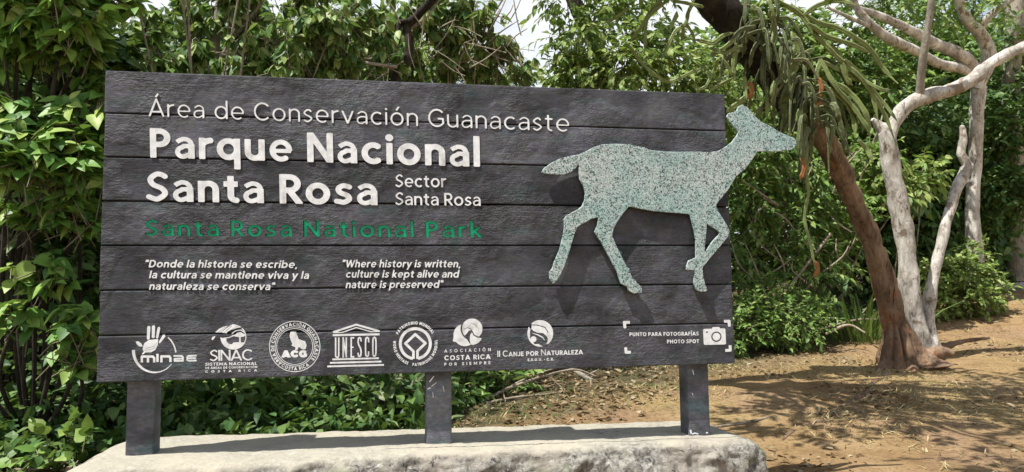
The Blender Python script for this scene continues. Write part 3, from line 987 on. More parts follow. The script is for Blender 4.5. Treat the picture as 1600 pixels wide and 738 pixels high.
# temple emblem with column letters
A = lambda *p: mp(410, 490, 5.714, p)
s = Shape(508, 500, 604, 578, .3)
k_ = 1 / 5.714
s.add(s.stroke(A((630, 168), (838, 100), (1048, 160)), 16 * k_)); s.add(s.stroke(A((705, 172), (838, 126), (975, 164)), 9 * k_))
s.cut(s.poly(A((600, 176), (1070, 165), (1070, 190), (600, 200))))
s.add(s.stroke(A((640, 171), (720, 169)), 8 * k_)); s.add(s.stroke(A((960, 164), (1040, 160)), 8 * k_))
for p_ in (((628, 194), (1046, 186), 18), ((625, 410), (1040, 399), 15), ((603, 441), (1062, 429), 15), ((580, 473), (1085, 459), 15)):
    s.add(s.stroke(A(p_[0], p_[1]), p_[2] * k_))
w2 = 13 * k_
for cx_, pts in ((668, [(-14, 0), (-14, 165), (-6, 178), (6, 178), (14, 165), (14, 0)]), (735, [(-14, 182), (-14, 4), (14, 176), (14, 0)]), (805, [(15, 6), (-12, 6), (-12, 176), (15, 176)]),
                 (868, [(14, 40), (10, 12), (0, 5), (-10, 12), (-14, 45), (-6, 75), (8, 100), (14, 135), (10, 165), (0, 175), (-10, 168), (-14, 140)]),
                 (935, [(14, 50), (12, 14), (0, 5), (-12, 14), (-14, 50), (-14, 130), (-12, 166), (0, 175), (12, 166), (14, 130)]),
                 (1000, [(14, 90), (14, 40), (10, 12), (0, 5), (-10, 12), (-14, 40), (-14, 140), (-10, 168), (0, 175), (10, 168), (14, 140), (14, 90)])):
    oy_ = 214 - (cx_ - 668) * .02
    s.add(s.stroke(A(*[(cx_ + x, oy_ + y) for x, y in pts]), w2))
    if cx_ == 805: s.add(s.stroke(A((cx_ - 12, oy_ + 90), (cx_ + 10, oy_ + 90)), w2 * .8))
put('emblem', s.loops(), 'white temple emblem whose columns are letters')

# ring and open square emblem
s = Shape(606, 498, 696, 578, .3)
cc = A((1365, 270))[0]
s.add(np.maximum(np.abs(s.disc(cc, 134 * k_)) - 13 * k_, 0 * s.X - 1))
s.cut(s.poly(A((1342, 350), (1390, 350), (1390, 440), (1342, 440))))
s.add(s.stroke(A((1348, 405), (1348, 338), (1276, 268), (1365, 186), (1455, 266), (1384, 336), (1384, 405)), 23 * k_))
s.cut(s.poly(A((1361, 350), (1371, 350), (1371, 430), (1361, 430))))
put('emblem', s.loops(), text_arc('PATRIMONIO MUNDIAL', cc, 172 * k_, -62, 60, 27 * k_, .24), text_arc('WORLD HERITAGE', cc, 172 * k_, -82, -160, 27 * k_, .24, True), text_arc('PATRIMOINE MONDIAL', cc, 172 * k_, 188, 80, 27 * k_, .24, True), 'white ring emblem with open square and circular lettering')

# wave disc emblem
A = lambda *p: mp(685, 490, 6.667, p)
k_ = 1 / 6.667
s = Shape(702, 494, 764, 584, .3)
s.add(s.ell(A((275, 225))[0], 118 * k_, 115 * k_)); s.add(s.poly(A((160, 225), (150, 290), (200, 300), (200, 230))))
s.cut(s.disc(A((352, 160))[0], 122 * k_)); s.cut(s.poly(A((300, 100), (480, 100), (480, 320), (330, 320), (290, 260))))
s2 = Shape(702, 494, 764, 584, .3)
s2.add(s2.disc(A((352, 160))[0], 106 * k_)); s2.add(s2.poly(A((330, 320), (360, 328), (410, 310), (440, 280), (450, 258), (400, 250), (380, 215), (350, 195), (325, 240))))
s2.cut(s2.poly(A((258, 245), (290, 215), (318, 178), (345, 172), (352, 190), (330, 225), (325, 270), (335, 325), (270, 290))))
s2.cut(s2.stroke(A((350, 185), (370, 225), (410, 246), (470, 250)), 12 * k_))
s2.cut(s2.stroke(A((265, 165), (300, 148), (335, 158), (352, 185)), 5 * k_))
s2.cut(s2.stroke(A((340, 100), (385, 120), (405, 150)), 4 * k_))
put('emblem', s.loops() + s2.loops(), text_px('ASOCIACIÓN', A((62, 408))[0], A((545, 392))[0], 5.0, .16, gap=.75, res=20), text_px('COSTA RICA', A((62, 488))[0], A((542, 474))[0], 7.4, .2, gap=.2), text_px('POR SIEMPRE', A((62, 545))[0], A((542, 528))[0], 4.6, .18, gap=.65, res=20),
    'white wave disc emblem above three lines of capitals')

# leaf crescent emblem
s = Shape(818, 494, 870, 546, .25)
cc = A((1060, 208))[0]
s.add(s.ell(cc, 134 * k_, 138 * k_))
s.cut(s.poly(A((960, 150), (985, 180), (1030, 200), (1090, 205), (1125, 235), (1140, 265), (1135, 300), (1110, 330), (1090, 345), (1040, 318), (1000, 320), (985, 295), (955, 260), (952, 200))))
s.cut(s.poly(A((935, 120), (975, 95), (968, 160), (945, 210), (950, 255), (920, 230))) if False else s.stroke(A((972, 120), (1035, 122), (1110, 145), (1145, 200)), 9 * k_))
s.cut(s.stroke(A((1085, 345), (1140, 325)), 26 * k_))
s.cut(s.poly(A((925, 110), (972, 85), (972, 150), (958, 165))))
s.add(s.disc(A((990, 268))[0], 30 * k_)); s.add(s.stroke(A((980, 205), (1040, 225), (1085, 250), (1105, 280)), np.array([6, 12, 10, 5]) * k_))
put('emblem', s.loops(), text_px('II Canje por Naturaleza', A((614, 452))[0], A((1503, 425))[0], 9.4, .15, gap=.1, fit_caps=.76), text_px('E.E.U.U. · C.R.', A((930, 497))[0], A((1205, 490))[0], 4.2, .24, gap=.2, res=20), 'white leaf crescent emblem above a line of capitals')

# photo spot corner
A = lambda *p: mp(950, 480, 7.381, p)
k_ = 1 / 7.381
s = Shape(970, 496, 1150, 560, .35)
cam_b = A((1110, 268), (1335, 262), (1343, 415), (1118, 420))
s.add(s.poly(cam_b) - 16 * k_); s.add(s.poly(A((1190, 262), (1205, 232), (1280, 230), (1296, 262))))
s.cut(np.abs(s.disc(A((1248, 342))[0], 52 * k_)) - 8 * k_); s.cut(s.disc(A((1138, 290))[0], 11 * k_))
for pts in ([(250, 176), (190, 178), (194, 245)], [(1338, 165), (1395, 163), (1397, 225)], [(202, 465), (206, 522), (262, 520)], [(1405, 440), (1408, 498), (1350, 500)]):
    s.add(s.stroke(A(*pts), 32 * k_))
put('lettering', s.loops(), text_px('PUNTO PARA FOTOGRAFÍAS', A((247, 337))[0], A((1044, 327))[0], 5.9, .2, gap=.16, res=22), text_px('PHOTO SPOT', A((680, 420))[0], A((1048, 415))[0], 5.9, .2, gap=.16, res=22), 'white camera symbol and photo spot words in corner brackets')

# chipped white paint at the posts
s = Shape(660, 580, 712, 702, .4)
for pts, wd in (([(671, 597), (678, 588)], 1.5), ([(674, 604), (682, 598)], 1.2), ([(668, 608), (673, 606)], 1.8), ([(676, 613), (677, 622)], .8), ([(692, 603), (694, 612)], .8)):
    s.add(s.stroke(pts, wd))
tag(outline_mesh('paint_chip', s.loops(), .0485, .003, M['white'], sign, y_plane=.05), 'white scratches on the middle post')
s = Shape(1062, 570, 1112, 686, .4)
for pts, wd in (([(1079, 672), (1080, 678)], 2.2), ([(1081, 678.5), (1086, 677), (1091, 678.5)], 1.6), ([(1103, 677), (1106, 676)], 2.0), ([(1082, 578), (1084, 586)], 1.0), ([(1081, 614), (1083, 618)], 1.0)):
    s.add(s.stroke(pts, wd))
tag(outline_mesh('paint_chip', s.loops(), .0485, .003, M['white'], sign, y_plane=.05), 'white chips on the right post')
# ---- deer cut-out standing off the board
c1 = lambda *p: mp(840, 210, 5.676, p)
c2 = lambda *p: mp(840, 320, 4.918, p)
c3 = lambda *p: mp(1000, 150, 3.884, p)
c4 = lambda *p: mp(1020, 310, 4.614, p)
deer = (c1((35, 340), (60, 300), (120, 258), (200, 218), (280, 198), (370, 182), (430, 155), (500, 115), (570, 95), (680, 87), (800, 92), (880, 107), (950, 122))
        + c3((60, 330), (150, 340), (250, 342), (340, 340), (420, 345), (480, 335), (520, 312), (560, 280), (590, 240), (597, 215), (575, 190), (545, 155), (528, 125), (540, 106), (572, 100), (590, 88), (600, 64), (625, 55),
             (650, 70), (675, 95), (700, 130), (740, 160), (790, 185), (840, 218), (890, 240), (935, 258), (949, 275), (945, 300), (920, 325), (840, 335), (712, 335), (690, 370), (640, 440), (580, 490), (540, 560), (500, 610), (462, 656))
        + c4((456, 58), (480, 110), (530, 190), (551, 235), (540, 275), (480, 350), (420, 420), (375, 478), (358, 492), (360, 555), (375, 620), (391, 655), (388, 670), (350, 672), (315, 660), (300, 620), (297, 590), (308, 545),
             (303, 514), (245, 517), (245, 490), (260, 450), (295, 437), (313, 428), (312, 390), (313, 300), (300, 230), (268, 118))
        + c4((258, 111), (140, 102), (0, 90)) + c1((880, 652), (830, 641))
        + c2((700, 12), (660, 60), (610, 130), (580, 190), (572, 240), (600, 310), (650, 410), (688, 485), (706, 492), (700, 503), (720, 550), (760, 600), (800, 640), (801, 675), (740, 680), (700, 660), (690, 630), (640, 605), (625, 560), (610, 510), (560, 420),
             (490, 290), (439, 210), (460, 160), (470, 95), (420, 105), (340, 145), (300, 175), (280, 230), (265, 280), (245, 350), (225, 410), (205, 470), (185, 510), (165, 560), (120, 606), (95, 570), (92, 520), (115, 490), (130, 440),
             (170, 350), (200, 230), (208, 170), (205, 110), (225, 82), (280, 62))
        + c1((280, 705), (350, 675), (395, 640), (420, 580), (425, 520), (410, 465), (375, 400), (368, 340), (368, 278), (356, 268), (330, 305), (290, 335), (230, 355), (140, 355), (80, 345)))
hole = c4((388, 180), (470, 232), (482, 246), (478, 262), (430, 315), (385, 380), (372, 390), (375, 330), (385, 230))
s = Shape(840, 158, 1252, 466, .5)
s.add(s.poly(deer)); s.cut(s.poly(hole))
D_ = s.D
for _ in range(2):
    Dn = D_.copy(); Dn[1:-1, 1:-1] = (D_[1:-1, 1:-1] * 4 + D_[:-2, 1:-1] + D_[2:, 1:-1] + D_[1:-1, :-2] + D_[1:-1, 2:]) / 8; D_ = Dn
s.D = D_
dl = s.loops()
o = outline_mesh('deer_cutout', dl, -.028, .011, M['deer'], sign, y_plane=-.028, bevel=.0015)
tag(o, 'pale green speckled plate cut as a walking deer')
bm = bmesh.new()
for px_, py_ in ((960, 260), (1050, 300), (1110, 270), (885, 380), (968, 395), (1092, 390), (1096, 330), (1000, 300)):
    p = at(px_, py_, -.02)
    r_ = bmesh.ops.create_cone(bm, cap_ends=True, segments=12, radius1=.012, radius2=.012, depth=.026)
    bmesh.ops.rotate(bm, verts=r_['verts'], cent=(0, 0, 0), matrix=Matrix.Rotation(R_(90), 3, 'X'))
    bmesh.ops.translate(bm, verts=r_['verts'], vec=Vector((p[0], -.009, p[2])))
bm_obj('standoff', bm, M['post'], sign)


# ------------------------------------------------------------------ foliage tools
def nrm(a): return a / (np.linalg.norm(a, axis=-1, keepdims=True) + 1e-9)


TPL = {}
_u = [.10, .30, .55, .80]
_w = [.52, .95, .92, .48]
TPL['big'] = (np.array([(0, 0)] + [(u_ - .03 * abs(s_), s_ * w_) for u_, w_ in zip(_u, _w) for s_ in (-1, 0, 1)] + [(1.0, 0)]),
              np.array([(0, 2, 1), (0, 3, 2)] + [q_ for k in range(3) for a_ in (1 + 3 * k, 2 + 3 * k) for q_ in ((a_, a_ + 1, a_ + 4), (a_, a_ + 4, a_ + 3))] + [(10, 11, 13), (11, 12, 13)]))
TPL['mid'] = (np.array([(0, 0), (.25, -.9), (.25, 0), (.25, .9), (.62, -.8), (.62, 0), (.62, .8), (1, 0)]), np.array([(0, 2, 1), (0, 3, 2), (1, 2, 5), (1, 5, 4), (2, 3, 6), (2, 6, 5), (4, 5, 7), (5, 6, 7)]))
TPL['long'] = (np.array([(0, 0), (.3, -1), (.3, 1), (.7, -.7), (.7, .7), (1, 0)]), np.array([(0, 2, 1), (1, 2, 4), (1, 4, 3), (3, 4, 5)]))


def leaf_mesh(mb, pos, d, nr, L, ratio, rng, tpl='mid', fold=.25, curl=.35):
    T, Fc = TPL[tpl]
    n, k = len(pos), len(T)
    d = nrm(d); s = nrm(np.cross(d, nr)); nr = np.cross(s, d)
    L = np.broadcast_to(np.asarray(L, float), (n,))
    u = T[:, 0][None]; v = T[:, 1][None]
    W = L * ratio * .5 * rng.uniform(.82, 1.18, n)
    cu = curl * rng.uniform(.3, 1.5, n) * L
    fo = fold * rng.uniform(.2, 1.6, n) * W
    tw = rng.normal(0, .25, n) * W
    V = (pos[:, None] + d[:, None] * (L[:, None] * u)[..., None] + s[:, None] * (W[:, None] * v)[..., None]
         + nr[:, None] * (fo[:, None] * np.abs(v) - cu[:, None] * u ** 2 + tw[:, None] * v * u)[..., None])
    F_ = (Fc[None] + (np.arange(n) * k)[:, None, None]).reshape(-1, 3)
    mb.add(V.reshape(-1, 3), F_)


def sprays(rng, blobs, tw=.35, nleaf=7, hang=.2, droop=.3, jit=.3, shell=.4, lift=.15):
    """blobs: (centre, radii, count). Returns leaf positions, directions, normals and the twigs that carry them"""
    P, D, NR, tws = [], [], [], []
    for c, r, n in blobs:
        n = int(n)
        if n < 1: continue
        u = nrm(rng.normal(size=(n, 3)))
        base = np.asarray(c) + u * np.asarray(r) * (rng.uniform(shell, 1, (n, 1)))
        out = nrm(u * .7 + [0, 0, lift] + rng.normal(0, .42, (n, 3)))
        tl = tw * rng.uniform(.5, 1.3, n)
        side0 = nrm(np.cross(out, [0, 0, 1.0]))
        for k in range(nleaf):
            t = (k + 1.0) / nleaf
            p = base + out * (tl * t)[:, None] + np.array([0, 0, -1.0]) * (droop * tl * t * t)[:, None]
            sg = -1 if k % 2 else 1
            d = nrm(out * (.35 + .65 * t) + side0 * sg * (1.05 - .55 * t) + np.array([0, 0, -1.0]) * hang + rng.normal(0, jit, (n, 3)))
            P.append(p); D.append(d); NR.append(np.array([-.1, -.28, 1.0]) + rng.normal(0, .45, (n, 3)))
        tws.append(np.stack([base, base + out * (tl * .5)[:, None] + np.array([0, 0, -.25 * droop]) * tl[:, None], base + out * tl[:, None] + np.array([0, 0, -droop]) * tl[:, None]], 1))
    return np.vstack(P), np.vstack(D), np.vstack(NR), np.vstack(tws)


def whorls(rng, blobs, nleaf=6, hang=.75, stem=.1, shell=.3, tilt=.1):
    """drooping rosettes at shoot tips"""
    P, D, NR, tws = [], [], [], []
    for c, r, n in blobs:
        n = int(n)
        u = nrm(rng.normal(size=(n, 3)))
        base = np.asarray(c) + u * np.asarray(r) * (rng.uniform(shell, 1, (n, 1)))
        a0 = rng.uniform(0, 6.28, n)
        up = nrm(np.array([-.1, -tilt, 1.0]) + rng.normal(0, .38, (n, 3)))
        e1 = nrm(np.cross(up, [1.0, .1, 0])); e2 = np.cross(up, e1)
        for k in range(nleaf):
            a = a0 + k * 6.283 / nleaf + rng.normal(0, .25, n)
            h = e1 * np.cos(a)[:, None] + e2 * np.sin(a)[:, None]
            d = nrm(h * (1 - hang * .45) - up * (hang * rng.uniform(.5, 1.4, n))[:, None])
            P.append(base - up * (rng.uniform(0, .05, n))[:, None]); D.append(d); NR.append(nrm(h * hang + up * (1 - hang * .4)))
        dn = nrm(-u * .5 + [0, 0, -.6] + rng.normal(0, .4, (n, 3)))
        tws.append(np.stack([base + dn * stem * rng.uniform(1, 3, (n, 1)), base + dn * stem * .5, base], 1))
    return np.vstack(P), np.vstack(D), np.vstack(NR), np.vstack(tws)


def twig_mesh(mb, tws, r0=.004):
    n = len(tws)
    if not n: return
    T = nrm(tws[:, 2] - tws[:, 0])
    a = nrm(np.cross(T, [.3, .9, .2])); b_ = np.cross(T, a)
    rr = [r0, r0 * .8, r0 * .4]
    ang = np.array([0, 2.09, 4.19])
    V = np.concatenate([tws[:, k, None] + (a[:, None] * np.cos(ang)[None, :, None] + b_[:, None] * np.sin(ang)[None, :, None]) * rr[k] for k in range(3)], 1)
    f = np.array([(k * 3 + j, k * 3 + (j + 1) % 3, k * 3 + 3 + (j + 1) % 3, k * 3 + 3 + j) for k in range(2) for j in range(3)])
    mb.add(V.reshape(-1, 3), (f[None] + (np.arange(n) * 9)[:, None, None]).reshape(-1, 4))


def blob(px, py, Y, rpx, n, sq=.85, dy=1.0):
    c = at(px, py, Y)
    r = rpx / F * depth(c)
    return (c, np.array([r, r * dy, r * sq]), n)


def plant(name, label, cat, base, blobs, lm, L, ratio=.5, tpl='mid', style='spray', stems=(), stem_mat='twig', seed=1, group=None, fold=.25, curl=.35,
          crown='foliage', stem_name='stem', twr=.004, extra=None, limb=True, limb_r=.012, **kw):
    rng = np.random.default_rng(seed)
    root = thing(name, base, label, cat, group)
    P, D, NR, tws = (sprays if style == 'spray' else whorls)(rng, blobs, **kw)
    mb = MB()
    leaf_mesh(mb, P, D, NR, L * rng.uniform(.55, 1.2, len(P)), ratio, rng, tpl, fold, curl)
    mb.build(crown, M[lm], root, smooth=(tpl == 'big'))
    sm = MB()
    twig_mesh(sm, tws, twr)
    sm.build('twigs', M['twig'], root)
    st_ = MB()
    for s_ in stems: pxtube(st_, s_, sides=10, n=6, seed=seed)
    if limb:
        for c, r, n in blobs:
            b0 = np.array(base); c = np.asarray(c)
            k1 = b0 * .65 + c * .35 + rng.normal(0, .12, 3) * [1, 1, .3]; k1[2] = b0[2] + (c[2] - b0[2]) * .45
            C = catmull(np.array([[*b0, limb_r], [*k1, limb_r * .8], [*(c - [0, 0, r[2] * .3]), limb_r * .5], [*(c + rng.normal(0, .3, 3) * r), limb_r * .25]]), 5)
            tube(st_, C[:, :3], C[:, 3], 6, .1, 5)
    if extra: extra(st_, rng)
    if st_.n: st_.build(stem_name, M[stem_mat], root)
    return root


def gpt(px, Y, dz=0.0):
    """ground point at depth Y below photo column px"""
    p = at(px, 450, Y)
    return np.array([p[0], Y, float(gz(np.array([p[0]]), np.array([Y]))[0]) + dz])


# ------------------------------------------------------------------ the cactus-laden tree in front of the wood, right
TB = gpt(1412, 4.0)
tree = thing('cactus_tree', TB, 'forked old tree with one brown trunk and two pale trunks beside the dirt path', 'tree')
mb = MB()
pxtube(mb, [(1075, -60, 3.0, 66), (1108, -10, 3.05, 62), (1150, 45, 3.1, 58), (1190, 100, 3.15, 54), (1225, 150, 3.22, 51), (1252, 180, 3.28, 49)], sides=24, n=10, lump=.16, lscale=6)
o_ = mb.build('upper_trunk', M['bark_dark'], tree); tag(o_, 'black upper part of the leaning trunk')  # upper length in darker bark than the brown trunk below
mb = MB()
pxtube(mb, [(1238, 165, 3.25, 50), (1255, 183, 3.3, 49), (1283, 215, 3.4, 44), (1320, 285, 3.6, 42), (1350, 350, 3.75, 42), (1376, 425, 3.88, 44),
            (1392, 490, 3.95, 50), (1401, 522, 3.98, 60), (1407, 546, 3.98, 80), (1411, 562, 3.98, 104), (1413, 574, 3.98, 134)], sides=40, n=12, lump=.22, lscale=6, flute=.13)
mb.build('trunk', M['bark_brown'], tree)
mb = MB()
pxtube(mb, [(1443.21, 559.405, 4.15, 49.7), (1434.69, 519.482, 4.12, 38.6), (1421.7, 459.852, 4.1, 35.0), (1415.25, 380.451, 4.1, 34.0), (1402.8, 309.583, 4.1, 34.0), (1390.11, 249.665, 4.1, 33.1), (1383.02, 209.409, 4.1, 29.4), (1373.14, 196.641, 4.1, 18.4), (1362.99, 186.46, 4.1, 8.3)], sides=28, n=10, lump=.17, lscale=7, seed=3, flute=.06)
pxtube(mb, [(1385.68, 225.008, 4.1, 23.8), (1396.48, 193.137, 4.1, 24.6), (1417.83, 165.754, 4.08, 26.4), (1450.09, 149.751, 4.05, 27.3), (1481.33, 142.305, 4.0, 25.5), (1515.18, 127.442, 3.95, 24.6), (1543.36, 105.015, 3.9, 22.9), (1573.57, 85.0687, 3.85, 21.1), (1621.64, 62.7666, 3.8, 19.4), (1681.5, 19.2336, 3.7, 15.8)], sides=18, n=8, lump=.2, lscale=7, seed=5)
b2 = mb.build('trunk', M['bark_pale'], tree)
tag(b2, 'pale middle trunk bending into a branch to the right')
mb = MB()
pxtube(mb, [(1452, 545, 4.2, 44), (1449, 505, 4.2, 26), (1456, 445, 4.2, 20), (1472, 375, 4.22, 19), (1490, 310, 4.25, 18), (1506, 272, 4.26, 20), (1510, 258, 4.26, 17), (1502, 240, 4.26, 14), (1505, 215, 4.26, 13), (1503, 197, 4.26, 9)], sides=16, n=9, lump=.18, lscale=9, seed=8)
pxtube(mb, [(1503, 272, 4.26, 14), (1516, 262, 4.26, 10), (1518, 256, 4.26, 6)], sides=8, n=4)
b3 = mb.build('trunk', M['bark_pale'], tree)
tag(b3, 'thin pale trunk ending in a broken stub')
mb = MB()
pxtube(mb, [(1437, 150, 4.05, 15), (1440, 110, 3.95, 14), (1447, 60, 3.85, 13), (1455, 5, 3.75, 12), (1460, -50, 3.65, 10)], sides=12, n=6, lump=.15, lscale=9)
mb.build('branch', M['bark_grey'], tree)
mb = MB()
for rt in ([(1394, 470, 3.92, 3), (1391, 510, 3.88, 13), (1388, 540, 3.86, 20), (1384, 562, 3.82, 24), (1374, 578, 3.74, 14), (1362, 586, 3.66, 5)], [(1402, 480, 3.9, 3), (1412, 525, 3.84, 15), (1420, 555, 3.8, 24), (1428, 572, 3.76, 20), (1440, 584, 3.68, 6)],
           [(1398, 500, 3.88, 3), (1402, 540, 3.8, 15), (1402, 566, 3.76, 22), (1400, 586, 3.68, 8)], [(1418, 510, 3.95, 3), (1436, 545, 3.9, 18), (1452, 562, 3.85, 22), (1470, 568, 3.8, 7)],
           [(1425, 566, 3.98, 40), (1452, 556, 3.9, 34), (1474, 549, 3.85, 20), (1490, 554, 3.8, 8)], [(1395, 560, 3.9, 34), (1378, 580, 3.7, 18), (1352, 588, 3.55, 10), (1320, 600, 3.4, 5)], [(1418, 570, 3.9, 44), (1428, 590, 3.7, 22), (1424, 604, 3.55, 8)],
           [(1402, 560, 3.9, 44), (1406, 584, 3.75, 24), (1420, 600, 3.6, 9)], [(1460, 548, 4.3, 20), (1500, 535, 4.5, 10), (1545, 528, 4.7, 5)]):
    pts = []
    for k_, (px, py, Y, wd) in enumerate(rt):
        pts.append((px, py, Y, wd))
    pxtube(mb, pts, sides=10, n=6, lump=.25, lscale=8)
mb.build('root', M['bark_brown'], tree)
# long surface root crossing the dirt
mb = MB()
xy = [(6.6, 3.5), (6.0, 2.9), (5.5, 2.35), (5.05, 2.0), (4.6, 1.5), (4.1, 1.2), (3.7, .75)]
C = catmull(np.array([[x, y, 0, r_] for (x, y), r_ in zip(xy, (.02, .02, .024, .022, .02, .016, .008))]), 10)
C[:, 2] = gz(C[:, 0], C[:, 1]) - .010 + .008 * np.sin(np.arange(len(C)) * .9)
tube(mb, C[:, :3], C[:, 3], 10, .35, 6)
mb.build('root', M['bark_brown'], tree)
# crown above the picture: boughs over the path and their leaves, which dapple the dirt
rng = np.random.default_rng(41)
cb = []
sm = MB()
for k in range(34):
    g = np.array([rng.uniform(4.2, 8.6), rng.uniform(-.6, 2.7)])
    if g[0] < 5.1 and g[1] < 1.1: g += [1.2, .9]
    h = rng.uniform(3.7, 4.9)
    c = np.array([g[0] - .42 * h * 1.0, g[1] - .135 * h, h - .6])
    cb.append((c, np.array([.62, .5, .26]), 15))
    C = catmull(np.array([[2.5 + .6 * rng.random(), 2.2, 3.9, .05], [*(c * .5 + np.array([3.0, 2.0, 4.3]) * .5 + rng.normal(0, .15, 3)), .03], [*c, .012]]), 6)
    tube(sm, C[:, :3], C[:, 3], 6, .1)
C = catmull(np.array([[*at(1085, -45, 3.0), .16], [*at(1040, -150, 2.8), .14], [2.6, 2.3, 3.7, .11], [3.0, 2.0, 4.1, .07]]), 6)
tube(sm, C[:, :3], C[:, 3], 10, .15)
P, D, NR, tws = sprays(rng, cb, tw=.35, nleaf=8, hang=.25)
lm_ = MB(); leaf_mesh(lm_, P, D, NR, .13 * rng.uniform(.6, 1.2, len(P)), .5, rng)
lm_.build('foliage', M['leaf_mid'], tree, smooth=False)
twig_mesh(sm, tws, .004)
sm.build('bough', M['bark_grey'], tree)

# ------------------------------------------------------------------ climbing cactus on that tree
cact = thing('climbing_cactus', at(1235, 140, 3.1), 'mass of long hanging ribbed cactus stems on the leaning dark trunk', 'cactus')
SEC = np.array([1.0, .52, .34, .52] * 3)
crng = np.random.default_rng(7)


def cstem(pts, wd=13, mt='cactus', name='cactus_stem', lab=None):
    W3 = np.array([at(*p[:3]) for p in pts])
    C = catmull(W3, 7)
    n = len(C)
    r = .36 * wd / F * depth(W3[0]) * np.ones(n)
    s_ = np.linspace(0, 1, n)
    r = r * (1 + .10 * np.sin(s_ * n * 1.1 + crng.uniform(0, 6))) * np.clip((1 - s_) * 7, .25, 1) * np.clip(s_ * 6 + .5, 0, 1)
    mb = MB()
    tube(mb, C, r, 12, .06, 20, section=SEC)
    o = mb.build(name, M[mt], cact)
    if lab: tag(o, lab)
    return o


c4_ = lambda *p, Y=3.0: [(1100 + x / 2.46, y / 2.46, Y + crng.normal(0, .03)) for x, y in p]
c3_ = lambda *p, Y=2.7: [(850 + x / 4, y / 4, Y + crng.normal(0, .03)) for x, y in p]
for pts, wd in (([(280, 0), (370, 60), (420, 130), (480, 190), (530, 240), (600, 300), (650, 370), (700, 460), (740, 560)], 13), ([(330, 20), (430, 85), (500, 105), (570, 140), (640, 195), (690, 270), (745, 322)], 13),
                ([(400, 90), (470, 140), (560, 170), (640, 205)], 12), ([(440, 230), (510, 265), (600, 305), (680, 345), (715, 345)], 10), ([(445, 225), (500, 330), (560, 400), (610, 470), (640, 520)], 13),
                ([(480, 340), (540, 390), (570, 450), (582, 530)], 15), ([(510, 320), (570, 370), (620, 440), (635, 525)], 14), ([(540, 230), (600, 290), (640, 350), (670, 470)], 12), ([(450, 230), (430, 290), (445, 380), (490, 440), (485, 590)], 14),
                ([(560, 300), (620, 320), (690, 400), (745, 470)], 10), ([(590, 540), (620, 570), (650, 625)], 12), ([(380, 60), (440, 20), (520, 5), (580, 20)], 12), ([(420, 190), (370, 215), (340, 250), (300, 280)], 12),
                ([(470, 160), (520, 220), (545, 300), (570, 330)], 14), ([(340, 120), (355, 180), (340, 260), (330, 300)], 24), ([(290, 210), (310, 280), (320, 350), (305, 420)], 24), ([(300, 400), (310, 450), (300, 520)], 22),
                ([(185, 20), (215, 90), (230, 180), (240, 240)], 20), ([(250, 40), (270, 120), (260, 180)], 16), ([(380, 480), (395, 560), (390, 640), (400, 740), (385, 840), (410, 950), (440, 1090)], 8), ([(390, 440), (380, 560), (360, 660)], 10)):
    cstem(c4_(*pts), wd)
for pts, wd in (([(760, -30), (660, 80), (600, 180), (535, 265)], 9), ([(800, -20), (690, 70), (640, 130), (630, 240), (628, 330)], 9), ([(535, 290), (590, 370), (680, 460), (760, 510), (830, 500), (930, 450), (1040, 412)], 9),
                ([(945, -20), (900, 80), (880, 155), (820, 200), (770, 300), (728, 385)], 10), ([(885, 150), (925, 210), (945, 280)], 8), ([(870, 160), (865, 245)], 9), ([(950, 250), (1020, 265), (1060, 270), (1120, 225), (1190, 205)], 11),
                ([(1030, 290), (1080, 325), (1140, 330), (1240, 280)], 10), ([(1040, 350), (1110, 310), (1200, 240)], 10), ([(1090, 370), (1060, 440), (1010, 540), (960, 562)], 8), ([(1180, 490), (1100, 530), (1020, 575)], 8),
                ([(790, 5), (880, 20), (960, 38), (1000, 45)], 9), ([(380, 145), (450, 110), (540, 45)], 8), ([(1200, 270), (1180, 400), (1190, 480)], 10), ([(1100, 360), (1150, 420), (1190, 500)], 9), ([(1140, 700), (1220, 640), (1260, 600)], 14),
                ([(1250, 480), (1256, 560), (1258, 640)], 11)):
    cstem(c3_(*pts), wd)
for k in range(66):                                          # the crowd of stems round the dark trunk
    t_ = crng.random()
    bx_, by_ = 1175 + 100 * t_, 15 + 175 * t_
    bx_ += crng.normal(0, 18); by_ += crng.normal(0, 18)
    Y0 = 2.95 + crng.normal(0, .12)
    sx_ = crng.normal(0, 1.0); ln_ = crng.uniform(35, 120) if k % 3 == 0 else crng.uniform(25, 70)
    pts = [(bx_, by_, Y0), (bx_ + sx_ * ln_ * .28, by_ + crng.uniform(-.08, .2) * ln_, Y0 - .05), (bx_ + sx_ * ln_ * .48, by_ + .5 * ln_, Y0 - .07), (bx_ + sx_ * ln_ * .55, by_ + ln_ * .95, Y0 - .05)]
    cstem(pts, crng.uniform(7, 14), 'cactus_old' if k % 5 < 4 else 'cactus')
mb = MB()                                                    # the inner thatch of old stems nobody could count
for k in range(70):
    t_ = crng.random()
    bx_, by_ = 1160 + 120 * t_ + crng.normal(0, 22), 5 + 185 * t_ + crng.normal(0, 24)
    Y0 = 3.1 + crng.normal(0, .16); a_ = crng.uniform(-.5, 3.6); ln_ = crng.uniform(25, 85)
    W3 = np.array([at(bx_, by_, Y0), at(bx_ + math.cos(a_) * ln_ * .5, by_ + math.sin(a_) * ln_ * .4 - 4, Y0 - .06), at(bx_ + math.cos(a_) * ln_ * .8, by_ + abs(math.sin(a_)) * ln_ * .7 + ln_ * .35, Y0 - .08)])
    C = catmull(W3, 6)
    tube(mb, C, crng.uniform(2.2, 4.6) / F * depth(W3[0]) * np.linspace(1, .5, len(C)), 12, .06, 20, section=SEC)
tag(mb.build('inner_stems', M['cactus_old'], cact), 'dense tangle of old stems on the trunk', kind='stuff')
